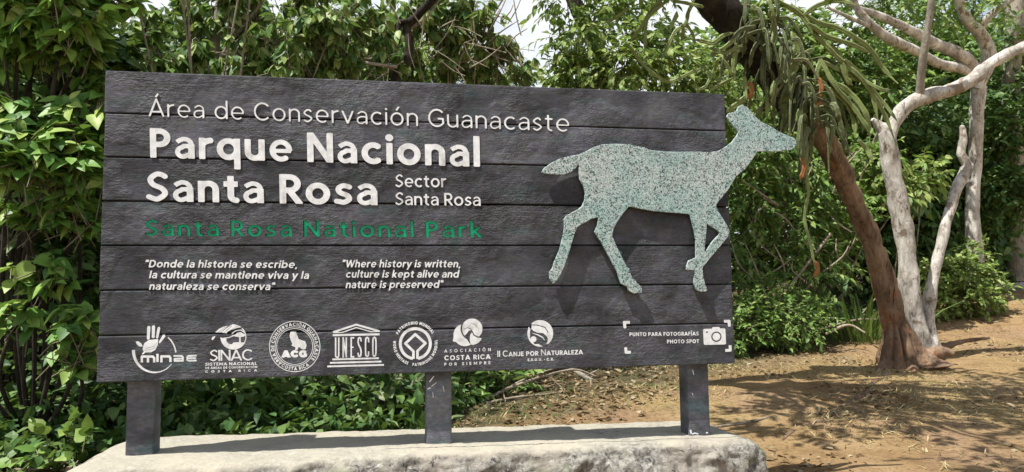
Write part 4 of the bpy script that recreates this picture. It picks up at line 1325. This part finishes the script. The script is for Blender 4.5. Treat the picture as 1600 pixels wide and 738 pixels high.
for px, py, l_ in ((1170, 128, 28), (1279, 122, 36), (1252, 245, 36), (1273, 408, 26), (1276, 152, 16)):
    cstem([(px, py, 2.85), (px + 4, py + l_ * .5, 2.84), (px - 2, py + l_, 2.85)], 12, 'withered', 'withered_stem', 'withered orange stem')

# ------------------------------------------------------------------ pale trees behind, right
gb = gpt(1522, 8.2)
pt = thing('pale_tree', gb, 'pale tree behind the forked tree with boughs arching to the left', 'tree')
mb = MB()
pxtube(mb, [(1528.84, 449.127, 8.2, 31.9), (1523.54, 399.241, 8.2, 25.2), (1519.09, 329.784, 8.2, 22.7), (1523.84, 250.661, 8.2, 22.7), (1525.17, 179.388, 8.1, 22.7), (1528.16, 134.509, 8.0, 24.4), (1517.56, 101.134, 7.9, 23.5), (1488.74, 79.9404, 7.7, 21.8), (1456.45, 66.6746, 7.5, 20.2), (1426.32, 49.3256, 7.3, 16.8), (1384.16, 29.2793, 7.1, 14.3), (1345.02, 14.7802, 6.9, 10.9), (1321.67, 5.09078, 6.8, 5.0)], sides=16, n=7, lump=.12)
pxtube(mb, [(1525.47, 140.378, 8.0, 21.8), (1545.03, 89.2911, 7.9, 22.7), (1531.88, 54.0966, 7.8, 21.0), (1511.91, 32.8041, 7.7, 18.5), (1498.21, -0.439459, 7.6, 16.8), (1481.8, -49.8408, 7.5, 13.4)], sides=14, n=6, lump=.12)
pxtube(mb, [(1533.68, 40.7657, 7.8, 13.4), (1552.04, 19.8107, 7.6, 12.6), (1590.44, -10.1517, 7.4, 11.8)], sides=10, n=5, lump=.12)
pxtube(mb, [(1510.51, 111.571, 7.9, 13.4), (1498.38, 106.995, 7.6, 16.0), (1464, 98.278, 7.3, 16.8), (1429.03, 79.0762, 7.1, 17.6), (1392.87, 62.6543, 6.9, 18.5), (1362.19, 40.3303, 6.8, 15.1), (1339.62, 13.3459, 6.7, 11.8), (1330.58, -20.4921, 6.6, 10.1)], sides=14, n=6, lump=.14)
pxtube(mb, [(1359.37, 41.5433, 6.8, 8.4), (1329.21, 28.1288, 6.6, 6.7), (1291.78, 11.1222, 6.5, 5.0)], sides=8, n=5, lump=.1)
mb.build('trunk', M['bark_pale'], pt)
rng = np.random.default_rng(17)
P, D, NR, tws = sprays(rng, [blob(1420, 10, 8.0, 60, 90), blob(1540, -20, 7.5, 70, 90), blob(1350, -10, 8.2, 50, 70), blob(1470, -10, 8.3, 50, 80)], tw=.4, nleaf=8)
lm_ = MB(); leaf_mesh(lm_, P, D, NR, .12 * rng.uniform(.6, 1.2, len(P)), .5, rng); lm_.build('foliage', M['leaf_mid'], pt, smooth=False)
sm = MB(); twig_mesh(sm, tws); sm.build('twigs', M['twig'], pt)

gb = gpt(1590, 9.5)
p2 = thing('pale_tree', gb, 'straight grey tree at the right edge partly hidden by leaves', 'tree')
mb = MB()
pxtube(mb, [(1592, 440, 9.5, 34), (1588, 330, 9.5, 30), (1582, 220, 9.4, 30), (1580, 120, 9.2, 28), (1585, 40, 9.0, 28), (1590, -60, 8.9, 26)], sides=14, n=6, lump=.12)
mb.build('trunk', M['bark_grey'], p2)
P, D, NR, tws = sprays(rng, [blob(1575, 300, 9.0, 45, 150), blob(1590, 200, 8.8, 40, 120), blob(1565, 150, 9.3, 40, 110), blob(1580, 60, 9.0, 40, 60)], tw=.4, nleaf=8)
lm_ = MB(); leaf_mesh(lm_, P, D, NR, .15 * rng.uniform(.6, 1.2, len(P)), .55, rng); lm_.build('foliage', M['leaf_dark'], p2, smooth=False)

# ------------------------------------------------------------------ shrubs and trees close behind the sign, left
plant('broadleaf_shrub', 'tall broad-leaved green shrub filling the left edge beside the sign', 'shrub', gpt(60, 1.6),
      [blob(45, 235, .95, 66, 70), blob(125, 185, 1.1, 50, 38), blob(20, 180, 1.1, 50, 28), blob(115, 255, 1.0, 54, 54), blob(40, 320, 1.25, 50, 22), blob(125, 335, 1.15, 45, 24), blob(65, 420, 1.1, 50, 17), blob(20, 480, 1.2, 50, 11), blob(118, 495, 1.05, 40, 16),
       blob(122, 545, 1.1, 36, 9), blob(150, 130, 1.4, 30, 12)],
      'leaf_big', .125, .6, 'big', style='whorl', seed=5, nleaf=6, hang=.12, tilt=.4, stem=.1, curl=.25, fold=.3, limb_r=.016, stem_mat='bark_dark')
plant('broadleaf_tree', 'overhanging broad-leaved bough in the top left corner', 'tree', gpt(10, 2.2),
      [blob(30, 30, 1.2, 65, 58), blob(100, 20, 1.1, 60, 50), blob(140, 60, 1.3, 42, 22), blob(60, 70, 1.3, 50, 25), blob(-40, 60, 1.2, 60, 28), blob(60, -50, 1.1, 70, 30), blob(170, -10, 1.5, 50, 36), (np.array([-1.8, 1.5, 3.1]), np.array([0.42, 0.42, 0.21]), 22), (np.array([-1.3, 1.7, 3]), np.array([0.42, 0.42, 0.21]), 22), (np.array([-2.1, 1.9, 3.2]), np.array([0.42, 0.42, 0.21]), 22), (np.array([-1.5, 2.2, 3.2]), np.array([0.42, 0.42, 0.21]), 22), (np.array([-1, 2.2, 3.1]), np.array([0.42, 0.42, 0.21]), 22), (np.array([-0.7, 1.8, 3.1]), np.array([0.42, 0.42, 0.21]), 22)],  # the last clumps, unseen overhead, are added to shade the lower-left undergrowth
      'leaf_big', .145, .48, 'big', style='whorl', seed=9, nleaf=6, hang=.3, tilt=.3, stem=.1, curl=.25, limb_r=.02, stem_mat='bark_dark')
plant('shade_tree', 'dark dense tree standing behind the left shrub', 'tree', gpt(55, 2.6),
      [blob(70, 95, 2.6, 80, 130), blob(140, 110, 2.7, 50, 70), blob(195, 90, 2.9, 34, 22), blob(30, 200, 2.5, 90, 130), blob(120, 260, 2.5, 80, 130), blob(40, 380, 2.6, 80, 110), blob(140, 420, 2.6, 60, 90), blob(230, 30, 3.0, 30, 8)],
      'leaf_dark', .14, .5, seed=13, tw=.3, nleaf=7, limb_r=.02,
      stems=([(62, 660, 2.3, 44), (60, 560, 2.4, 40), (66, 440, 2.5, 34), (80, 300, 2.6, 30), (95, 150, 2.7, 26), (100, 40, 2.8, 18)],), stem_mat='bark_dark', stem_name='trunk')

# drooping-leaved tree over the middle of the sign
plant('drooping_leaf_tree', 'slender tree with drooping leaf clusters behind the left half of the sign', 'tree', gpt(335, 3.0),
      [blob(255, 95, 2.5, 34, 28), blob(300, 75, 2.6, 30, 20), blob(375, 85, 2.4, 42, 39), blob(430, 60, 2.5, 44, 46), blob(490, 40, 2.6, 46, 49), blob(540, 85, 2.7, 48, 44), blob(420, 115, 2.7, 40, 36), blob(480, 110, 2.7, 44, 39), blob(385, 20, 2.8, 46, 44), blob(300, 20, 3.0, 46, 33),
       blob(230, 40, 3.0, 36, 18), blob(560, 20, 2.9, 50, 39), blob(360, -30, 2.7, 60, 39), blob(470, -30, 2.7, 60, 46), blob(600, 70, 3.0, 40, 23), blob(340, 125, 3.0, 44, 28), blob(250, 130, 3.0, 36, 20), blob(200, 95, 2.7, 30, 18), blob(450, 90, 2.3, 40, 28), blob(520, 30, 2.4, 40, 26), (np.array([-0.5, 1.5, 3.1]), np.array([0.38, 0.38, 0.19]), 20), (np.array([0, 1.3, 3.1]), np.array([0.38, 0.38, 0.19]), 20), (np.array([-0.2, 1.9, 3.2]), np.array([0.38, 0.38, 0.19]), 20), (np.array([0.45, 1.6, 3.2]), np.array([0.38, 0.38, 0.19]), 20), (np.array([0.3, 2.1, 3.3]), np.array([0.38, 0.38, 0.19]), 20)],  # the last clumps hang out of view, added to shade shrubs under the board
      'leaf_droop', .115, .50, 'big', style='whorl', seed=21, nleaf=7, hang=.8, stem=.12, curl=.2,
      stems=([(338, 560, 3.0, 20), (336, 250, 3.0, 20), (333, 120, 3.0, 19), (336, 60, 3.0, 18), (345, 0, 3.0, 15), (352, -60, 3.0, 12)], [(336, 110, 3.0, 9), (365, 60, 2.8, 7), (405, 10, 2.7, 6), (430, -40, 2.6, 4)], [(336, 180, 3.0, 9), (410, 60, 2.8, 6), (480, 85, 2.7, 6), (620, 105, 2.9, 6)]),
      stem_mat='bark_grey', stem_name='trunk', limb_r=.011)
plant('drooping_leaf_tree', 'tree with drooping leaf clusters behind the middle of the sign', 'tree', gpt(720, 4.2),
      [blob(640, 20, 3.6, 44, 39), blob(700, 40, 3.7, 46, 44), blob(745, 20, 3.6, 42, 44), blob(780, 70, 3.8, 38, 44), blob(700, 90, 3.9, 48, 44), blob(760, 110, 4.0, 40, 33), blob(640, 90, 4.0, 40, 31), blob(590, 50, 4.0, 40, 33), blob(680, -30, 3.6, 60, 52), blob(580, 110, 4.1, 40, 33), blob(815, 105, 4.1, 26, 20)],
      'leaf_droop', .125, .48, 'big', style='whorl', seed=23, nleaf=7, hang=.85, stem=.12, curl=.2,
      stems=([(716, 560, 4.2, 14), (722, 200, 4.2, 12), (733, 140, 4.2, 10), (724, 95, 4.1, 8), (718, 70, 4.1, 7), (745, 30, 4, 5), (770, 0, 4, 4)], [(700, 135, 4.2, 5), (720, 105, 4.2, 4), (760, 40, 4.1, 4), (785, 0, 4.1, 3)]),
      stem_mat='twig', stem_name='trunk', limb_r=.010)

# bare gnarled tree
gt_ = thing('gnarled_tree', gpt(640, 3.2), 'dark gnarled bare limb rising above the sign among drooping leaves', 'tree')
mb = MB()
pxtube(mb, [(618, 560, 3.2, 22), (620, 250, 3.2, 22), (619, 130, 3.2, 20), (624, 110, 3.2, 18), (637, 92, 3.2, 17), (640, 62, 3.2, 17), (636, 42, 3.2, 16), (655, 22, 3.1, 16), (678, -5, 3.0, 16), (700, -50, 2.9, 16)], sides=14, n=7, lump=.2, lscale=8)
pxtube(mb, [(622, 112, 3.2, 9), (622, 70, 3.2, 9), (624, 38, 3.2, 9), (640, 32, 3.2, 9), (656, 24, 3.85, 9)], sides=8, n=6, lump=.2)
mb.build('trunk', M['bark_dark'], gt_)
mb = MB()
rng = np.random.default_rng(31)
for pts in ([(618, 103, 3.2, 6), (580, 96, 3.1, 5), (540, 82, 3.0, 5), (490, 60, 2.9, 3)], [(640, 45, 3.2, 6), (665, 30, 3.1, 5), (690, -5, 3.0, 3)], [(560, 15, 2.9, 3), (590, 40, 3.0, 4), (620, 70, 3.2, 4)], [(495, 78, 3.5, 4), (510, 100, 3.4, 4), (528, 128, 3.3, 3)],
            [(690, 140, 4, 4), (740, 90, 4, 4), (775, 30, 3.2, 3), (790, 0, 3.2, 2)]):
    pxtube(mb, pts, sides=6, n=6, lump=.15)
for k in range(60):
    x0, y0 = rng.uniform(540, 820), rng.uniform(30, 140)
    a = rng.uniform(-2.9, -.2); l_ = rng.uniform(25, 75); Y0 = rng.uniform(2.6, 4.2)
    pxtube(mb, [(x0, y0, Y0, 1.9), (x0 + math.cos(a) * l_ * .5 + rng.normal(0, 3), y0 + math.sin(a) * l_ * .5 + rng.normal(0, 3), Y0, 2), (x0 + math.cos(a) * l_, y0 + math.sin(a) * l_, Y0, 1.2)], sides=4, n=3, lump=0)
mb.build('bare_twigs', M['deadwood'], gt_)

plant('yellow_green_tree', 'yellow-green small-leaved tree behind the right half of the sign', 'tree', gpt(950, 5.6),
      [blob(960, 110, 5.0, 50, 100), blob(1010, 80, 5.2, 48, 90), blob(900, 60, 5.2, 36, 50), blob(930, 30, 5.4, 42, 50), blob(1000, 30, 5.6, 44, 56), blob(1060, 110, 5.2, 46, 90), blob(1110, 140, 5.3, 36, 60), blob(900, 120, 5.4, 44, 70), blob(885, -20, 5.2, 50, 50), blob(860, 120, 5.6, 24, 20), blob(1045, 60, 5.6, 22, 20), blob(980, -30, 5.4, 60, 60), blob(1150, 170, 5.4, 40, 60)],
      'leaf_light', .12, .46, seed=33, tw=.3, nleaf=8, hang=.5,
      stems=([(985, 560, 5.6, 34), (965, 200, 5.6, 32), (945, 110, 5.6, 30), (925, 55, 5.6, 28), (905, 20, 5.6, 26), (885, -30, 5.6, 24)],), stem_mat='bark_dark', stem_name='trunk', limb_r=.012)

# shrubs seen under the board
plant('leafy_shrub', 'low leafy shrub under the sign between the left and middle posts, nearer the middle one', 'shrub', gpt(540, 2.4),
      [blob(600, 610, 2.0, 34, 34), blob(540, 615, 2.1, 36, 30), blob(500, 640, 2.1, 34, 28), blob(640, 640, 2.0, 28, 22), blob(580, 655, 2.0, 34, 26), blob(660, 600, 2.2, 30, 20)],
      'leaf_under', .11, .5, 'big', seed=41, tw=.2, nleaf=6, hang=.35, curl=.2)
plant('leafy_shrub', 'dark low shrub under the sign just right of the left post', 'shrub', gpt(350, 2.4),
      [blob(300, 620, 2.0, 40, 26), blob(360, 640, 2.0, 42, 28), blob(420, 620, 2.1, 42, 30), blob(440, 655, 2.0, 34, 24), blob(290, 660, 1.9, 34, 22), blob(380, 600, 2.3, 40, 22), blob(470, 600, 2.4, 40, 22)],
      'leaf_mid', .12, .6, 'big', seed=43, tw=.2, nleaf=6, hang=.3, curl=.2)
plant('leafy_shrub', 'narrow-leaved shrub under the sign just right of the middle post', 'shrub', gpt(720, 3.0),
      [blob(720, 605, 2.8, 28, 36), blob(760, 600, 3.0, 30, 34), blob(800, 595, 3.2, 26, 26), blob(730, 640, 2.7, 20, 14)], 'leaf_mid', .10, .42, 'big', seed=45, tw=.2, nleaf=7, hang=.5, curl=.2)
plant('seedling', 'low rounded-leaf seedling in the bottom left corner beside the stone', 'plant', gpt(90, 1.0),
      [blob(98, 705, .9, 30, 9), blob(60, 725, .8, 30, 8), blob(120, 722, .8, 20, 4)], 'leaf_mid', .09, .75, 'big', seed=47, tw=.14, nleaf=5, hang=.2, curl=.2)
plant('dark_undergrowth_shrub', 'dark thin shrub in the shade left of the left post', 'shrub', gpt(120, 2.2),
      [blob(40, 590, 2.1, 60, 40), blob(130, 610, 2.0, 55, 44), blob(170, 640, 1.9, 34, 22), blob(90, 640, 2.0, 50, 30), blob(20, 650, 1.9, 50, 26)], 'leaf_dark', .10, .5, seed=49, tw=.25, nleaf=7)

# ------------------------------------------------------------------ tangle right of the sign
def tangle(st_, rng):
    for k in range(46):
        x0, y0 = rng.uniform(1140, 1370), rng.uniform(230, 500)
        a = rng.uniform(-2.6, -.5); l_ = rng.uniform(25, 90); Y0 = rng.uniform(5.4, 6.6)
        pxtube(st_, [(x0, y0, Y0, 3), (x0 + math.cos(a) * l_ * .5 + rng.normal(0, 5), y0 + math.sin(a) * l_ * .5, Y0 - .1, 2.4), (x0 + math.cos(a) * l_, y0 + math.sin(a) * l_, Y0, 1.4)], sides=4, n=3, lump=0)


plant('tangled_shrub', 'tall tangled shrub with many bare twigs right of the sign', 'shrub', gpt(1250, 6.8),
      [blob(1170, 250, 6.2, 46, 90), blob(1230, 260, 6.2, 50, 90), blob(1290, 300, 6.3, 44, 70), blob(1170, 330, 6.2, 46, 90), blob(1240, 350, 6.2, 50, 100), blob(1310, 380, 6.4, 44, 80), blob(1180, 410, 6.2, 46, 90), blob(1260, 420, 6.2, 50, 90), blob(1330, 330, 6.5, 40, 60), blob(1150, 180, 6.4, 40, 50), blob(1210, 190, 6.4, 40, 50), blob(1340, 260, 6.6, 50, 70)],
      'leaf_mid', .12, .46, seed=51, tw=.35, nleaf=8, hang=.45, extra=tangle, stem_mat='deadwood')
plant('low_bush', 'low lit bush at the dirt edge just right of the sign', 'bush', gpt(1205, 5.6),
      [blob(1170, 490, 5.3, 36, 120), blob(1220, 500, 5.2, 38, 130), blob(1260, 510, 5.2, 28, 80), blob(1150, 520, 5.1, 30, 80), blob(1200, 460, 5.5, 36, 90), blob(1280, 490, 5.5, 20, 40)], 'leaf_mid', .07, .55, seed=53, tw=.2, nleaf=8, hang=.2)
plant('round_bush', 'bright rounded bush behind the forked trunks at the path', 'bush', gpt(1500, 7.4),
      [blob(1475, 430, 7.2, 34, 110), blob(1510, 430, 7.2, 36, 130), blob(1545, 450, 7.1, 26, 80), blob(1500, 460, 7.0, 34, 110), blob(1460, 470, 7.0, 24, 70), blob(1535, 470, 7.0, 20, 60), blob(1520, 400, 7.4, 24, 50)], 'leaf_light', .085, .6, seed=55, tw=.22, nleaf=8, hang=.15)
plant('sunlit_sapling', 'light green sapling between the brown and pale trunks', 'sapling', gpt(1385, 6.6),
      [blob(1380, 260, 6.4, 26, 34), blob(1410, 290, 6.4, 26, 34), blob(1440, 270, 6.6, 30, 40), blob(1350, 260, 6.5, 24, 30)], 'leaf_light', .15, .55, seed=57, tw=.25, nleaf=7, hang=.5)

# grass clump
rng = np.random.default_rng(61)
gc_ = gpt(1345, 5.6)
g_ = thing('grass_clump', gc_, 'tall clump of long green grass blades left of the brown trunk', 'grass clump')
n = 260
a = rng.uniform(0, 6.28, n); r_ = rng.uniform(0, .42, n) ** .8
P = gc_ + np.stack([np.cos(a) * r_ * 1.3, np.sin(a) * r_, -.02 + 0 * a], 1)
D = nrm(np.stack([np.cos(a) * .35 + rng.normal(0, .22, n), np.sin(a) * .35 + rng.normal(0, .22, n), np.ones(n)], 1))
mb = MB(); leaf_mesh(mb, P, D, np.stack([-np.cos(a), -np.sin(a), .4 + 0 * a], 1) * -1, rng.uniform(.35, .85, n), .045, rng, 'long', .2, -.35)
mb.build('blades', M['grass'], g_, smooth=False)

# dense middle distance: one kind of tree repeated, each with its own crown
mid = [(1180, 60, 8.5, 'leaf_mid'), (1290, 90, 8.8, 'leaf_mid'), (1400, 180, 9.5, 'leaf_dark'), (1500, 230, 10.2, 'leaf_dark'), (1610, 260, 12.2, 'leaf_dark'), (1330, 170, 10.4, 'leaf_dark'), (1450, 300, 10.0, 'leaf_dark'), (1580, 330, 12.6, 'leaf_dark'), (1240, 180, 9.6, 'leaf_mid'),
       (1600, 380, 13.2, 'leaf_dark'), (1400, 330, 9.8, 'leaf_dark'), (1550, 300, 11.8, 'leaf_dark'), (1520, 60, 11, 'leaf_mid'), (1420, 60, 11.5, 'leaf_mid'), (1620, 100, 11, 'leaf_mid')]
for k, (px, py, Y, lm) in enumerate(mid):
    big = 95
    plant('woodland_tree', 'dense green tree in the wood behind the forked tree, among others alike', 'tree', gpt(px, Y),
          [blob(px, py, Y, big * .75, 170), blob(px - 50, py + 50, Y - .3, big * .6, 120), blob(px + 50, py + 45, Y - .2, big * .6, 120), blob(px, py + 100, Y - .3, big * .65, 120), blob(px + 10, py + 165, Y - .2, big * .6, 90)],
          lm, .17, .52, seed=100 + k, group='trees of the wood right of the sign', tw=.5, nleaf=9, hang=.3, limb_r=.03, stem_mat='bark_dark', stem_name='trunk')
back = [(230, 95, 5.5), (330, 20, 6.2), (450, 70, 6.0), (560, 40, 6.6), (680, 60, 6.8), (750, 150, 6.6), (900, 150, 7.2), (1030, 160, 7.4), (90, 90, 5.0), (0, 120, 4.6)]
for k, (px, py, Y) in enumerate(back):
    plant('woodland_tree', 'leafy tree in the wood behind the sign, among others alike', 'tree', gpt(px, Y),
          [blob(px, py + 30, Y, 62, 90), blob(px - 40, py + 70, Y + .2, 55, 70), blob(px + 40, py + 80, Y + .2, 55, 70), blob(px, py + 140, Y, 60, 60), blob(px + 20, py - 20, Y + .3, 50, 40)],
          ('leaf_dark', 'leaf_dark', 'leaf_mid', 'leaf_mid', 'leaf_light', 'leaf_light', 'leaf_mid', 'leaf_light', 'leaf_dark', 'leaf_dark')[k], .15, .5, seed=140 + k, group='trees of the wood behind the sign', tw=.4, nleaf=8, hang=.4, limb_r=.025, stem_mat='bark_dark', stem_name='trunk')

# the wood beyond, one mass nobody could count
rng = np.random.default_rng(71)
mb = MB()
n = 46000
px = rng.uniform(-750, 2250, n); Y = rng.uniform(0, 1, n)
Yb = np.interp(px, [-200, 300, 700, 1000, 1150, 1600], [5.5, 7.0, 8.5, 10.0, 12.0, 13.5])
ray_ = np.stack([(px - 800) / F, np.ones(n), np.zeros(n)], 1) @ RM.T
dd = (Yb + Y * 2.5 - CAM[1]) / ray_[:, 1]
X = CAM[0] + ray_[:, 0] * dd; YY = Yb + Y * 2.5
Z = -.5 + (np.interp(px, [-200, 250, 800, 1000, 1150, 1250, 1600], [4.6, 3.5, 3.2, 4.0, 3.6, 5.8, 9.0])) * rng.uniform(0, 1, n) ** .9
P = np.stack([X, YY, Z], 1)
D = nrm(rng.normal(0, 1, (n, 3)) + [0, 0, -.4])
leaf_mesh(mb, P, D, nrm(np.array([0, -.3, 1.0]) + rng.normal(0, .5, (n, 3))), rng.uniform(.16, .34, n), .55, rng)
wd_ = mb.build('far_wood', M['leaf_dark'], None, smooth=False)
tag(wd_, 'dark far wood closing the view behind the sign', kind='stuff')

# low undergrowth and creepers on the forest floor
mb = MB()
n = 19000
px = rng.uniform(-500, 1900, n); Yb = np.interp(px, [-100, 250, 660, 800, 1000, 1150, 1300, 1650], [1.0, 1.0, 1.3, 3.6, 6.2, 6.0, 7.2, 11.8])
YY = Yb + rng.uniform(0, 1, n) ** 1.4 * 3.2
ray_ = np.stack([(px - 800) / F, np.ones(n), np.zeros(n)], 1) @ RM.T
X = CAM[0] + ray_[:, 0] * (YY - CAM[1]) / ray_[:, 1]
Z = gz0(X, YY) + rng.uniform(0, 1, n) ** 1.6 * np.clip((YY - Yb) * .5 + .12, 0, .75)
leaf_mesh(mb, np.stack([X, YY, Z], 1), nrm(rng.normal(0, 1, (n, 3)) + [0, 0, .1]), nrm(np.array([0, 0, 1.0]) + rng.normal(0, .4, (n, 3))), rng.uniform(.05, .13, n), .55, rng)
tag(mb.build('undergrowth', M['leaf_dark'], None, smooth=False), 'low green undergrowth along the edge of the wood', kind='stuff')

# fallen leaves and dry grass
def scatter_xy(n, rng):
    px = rng.uniform(-100, 1750, n); py = 470 + 330 * rng.uniform(0, 1, n) ** 1.0
    Y = rng.uniform(-1, 1, n) * 4.5 + 3.5
    r2 = np.stack([(px - 800) / F, np.ones(n), np.zeros(n)], 1) @ RM.T
    X = CAM[0] + r2[:, 0] * (Y - CAM[1]) / r2[:, 1]
    return X, Y


mb = MB()
X, Y = scatter_xy(42000, rng)
dens = np.array([mnoise.fractal(Vector((x * .8, y * .8, 5.0)), 1, 2, 3) for x, y in zip(X, Y)])
keep = (dens + np.clip((Y - .75 * X + .1) * .7, -.5, .9) > rng.uniform(-.5, .9, len(X))) & ~((X > -.2) & (X < 3.1) & (Y < .65) & (Y > -.6))
X, Y = X[keep], Y[keep]; n = len(X)
P = np.stack([X, Y, gz(X, Y) + .010], 1)
leaf_mesh(mb, P, nrm(rng.normal(0, 1, (n, 3)) * [1, 1, .25]), nrm(np.array([0, 0, 1.0]) + rng.normal(0, .3, (n, 3))), rng.uniform(.02, .085, n), .5, rng, 'mid', .4, .3)
tag(mb.build('leaf_litter', M['litter'], None, smooth=False), 'brown and grey fallen leaves on the dirt', kind='stuff')

for nm, mt, nn, lab, th_, hh in (('dry_grass', 'straw', 90000, 'flattened straw-coloured grass on the dirt', .05, (.03, .10)), ('green_grass', 'grass', 42000, 'short green grass at the edge of the dirt', .1, (.03, .09))):
    mb = MB()
    X, Y = scatter_xy(nn, rng)
    dens = np.array([mnoise.fractal(Vector((x * .7 + 7, y * .7, 1.0 if nm == 'dry_grass' else 22.0)), 1, 2, 4) for x, y in zip(X, Y)])
    if nm == 'green_grass': dens = dens - np.abs(Y - .75 * X - 1.2) * .35 + .32
    else: dens = dens * 1.1 + .1 - np.clip(X - 6 + (1.2 - Y), 0, 3) * .12 - np.clip(Y - .75 * X - .2, 0, 1) * .5
    keep = (dens > th_ + rng.uniform(-.25, .45, len(X))) & ~((X > -.2) & (X < 3.1) & (Y < .66) & (Y > -.6))
    X, Y = X[keep], Y[keep]; n = len(X)
    P = np.stack([X, Y, gz(X, Y) - .004], 1)
    a = rng.uniform(0, 6.28, n)
    up = rng.uniform(.15, .9, n) if nm == 'dry_grass' else rng.uniform(.5, 1.6, n)
    D = nrm(np.stack([np.cos(a), np.sin(a), up], 1))
    leaf_mesh(mb, P, D, np.stack([-np.cos(a) * up, -np.sin(a) * up, np.ones(n)], 1), rng.uniform(hh[0], hh[1], n), .10, rng, 'long', .1, .3)
    tag(mb.build(nm, M[mt], None, smooth=False), lab, kind='stuff')

# fallen branches, logs, sticks
def branch_thing(name, label, cat, tubes, mt='deadwood', sides=8):
    o0 = at(*tubes[0][0][:3])
    t_ = thing(name, o0, label, cat)
    for k_, tb in enumerate(tubes):
        mb = MB(); pxtube(mb, tb, sides=sides, n=6, lump=.2, lscale=8)
        mb.build('stem' if k_ == 0 else 'side_branch', M[mt], t_)
    return t_


branch_thing('fallen_branch', 'forked bare branch lying on leaf litter right of the middle post', 'branch',
             [[(706, 654, 2.55, 8), (745, 632, 2.7, 7), (800, 605, 2.9, 6), (860, 585, 3.1, 5), (900, 578, 3.2, 4), (930, 588, 3.2, 3)], [(745, 634, 2.65, 6), (800, 622, 2.75, 5), (850, 617, 2.85, 4), (890, 610, 2.9, 2)], [(772, 618, 2.8, 4), (830, 588, 3.1, 4), (880, 572, 3.3, 3)], [(786, 612, 2.8, 3), (790, 628, 2.7, 2)], [(862, 592, 3.1, 3), (885, 612, 3.0, 2)]])
branch_thing('fallen_branch', 'grey branch arching low behind the board near its right end', 'branch', [[(890, 575, 3.5, 8), (915, 590, 3.4, 9), (945, 606, 3.3, 8), (950, 612, 3.3, 3)], [(915, 588, 3.4, 4), (935, 578, 3.5, 3)]], 'bark_grey')
branch_thing('fallen_log', 'pair of thin brown logs lying left of the left post', 'log', [[(100, 692, 1.5, 7), (140, 684, 1.55, 8), (190, 676, 1.6, 7), (250, 668, 1.7, 6)], [(120, 700, 1.4, 6), (170, 690, 1.45, 7), (215, 684, 1.5, 6)]])
branch_thing('rotten_stump', 'brown rotten stump in the bottom left corner', 'stump', [[(35, 712, 1.5, 40), (38, 690, 1.5, 30), (42, 668, 1.5, 14), (41, 660, 1.5, 6)], [(20, 700, 1.45, 18), (60, 690, 1.4, 14), (84, 700, 1.3, 6)]], 'bark_dark')
branch_thing('leaning_stick', 'pale straight stick leaning in the tangle right of the sign', 'stick', [[(1231, 452, 5.6, 6), (1262, 412, 5.6, 5), (1298, 365, 5.6, 5)]])
branch_thing('fallen_branch', 'bleached branch on the litter left of the brown trunk', 'branch', [[(1290, 522, 5.0, 5), (1325, 508, 5.0, 5), (1352, 520, 4.8, 3)], [(1290, 512, 5.2, 4), (1340, 500, 5.3, 4), (1380, 500, 5.3, 3)]])
branch_thing('fallen_branch', 'thin bare stick lying on the dirt right of the stone', 'branch', [[(1118, 667, 1.4, 5), (1150, 663, 1.45, 6), (1190, 655, 1.6, 4), (1230, 648, 1.7, 2)]])

# grey rocks at the end of the path
for k, (px, py, Y, r_, lab) in enumerate(((1555, 434, 9.6, .26, 'larger grey rock in the shade at the far end of the path'), (1590, 438, 9.4, .17, 'small grey rock at the right edge at the far end of the path'))):
    bm = bmesh.new()
    bmesh.ops.create_icosphere(bm, subdivisions=4, radius=1)
    c = gpt(px, Y)
    for v_ in bm.verts:
        q_ = v_.co.copy()
        d_ = 1 + .35 * mnoise.fractal(q_ * 1.1 + Vector((k * 5, 0, 0)), 1, 2, 4)
        v_.co = Vector((q_.x * r_ * 1.5 * d_, q_.y * r_ * d_, q_.z * r_ * .7 * d_ + r_ * .2))
    o = bm_obj('rock', bm, M['stone'], None, True)
    o.location = c
    tag(o, lab, 'rock')
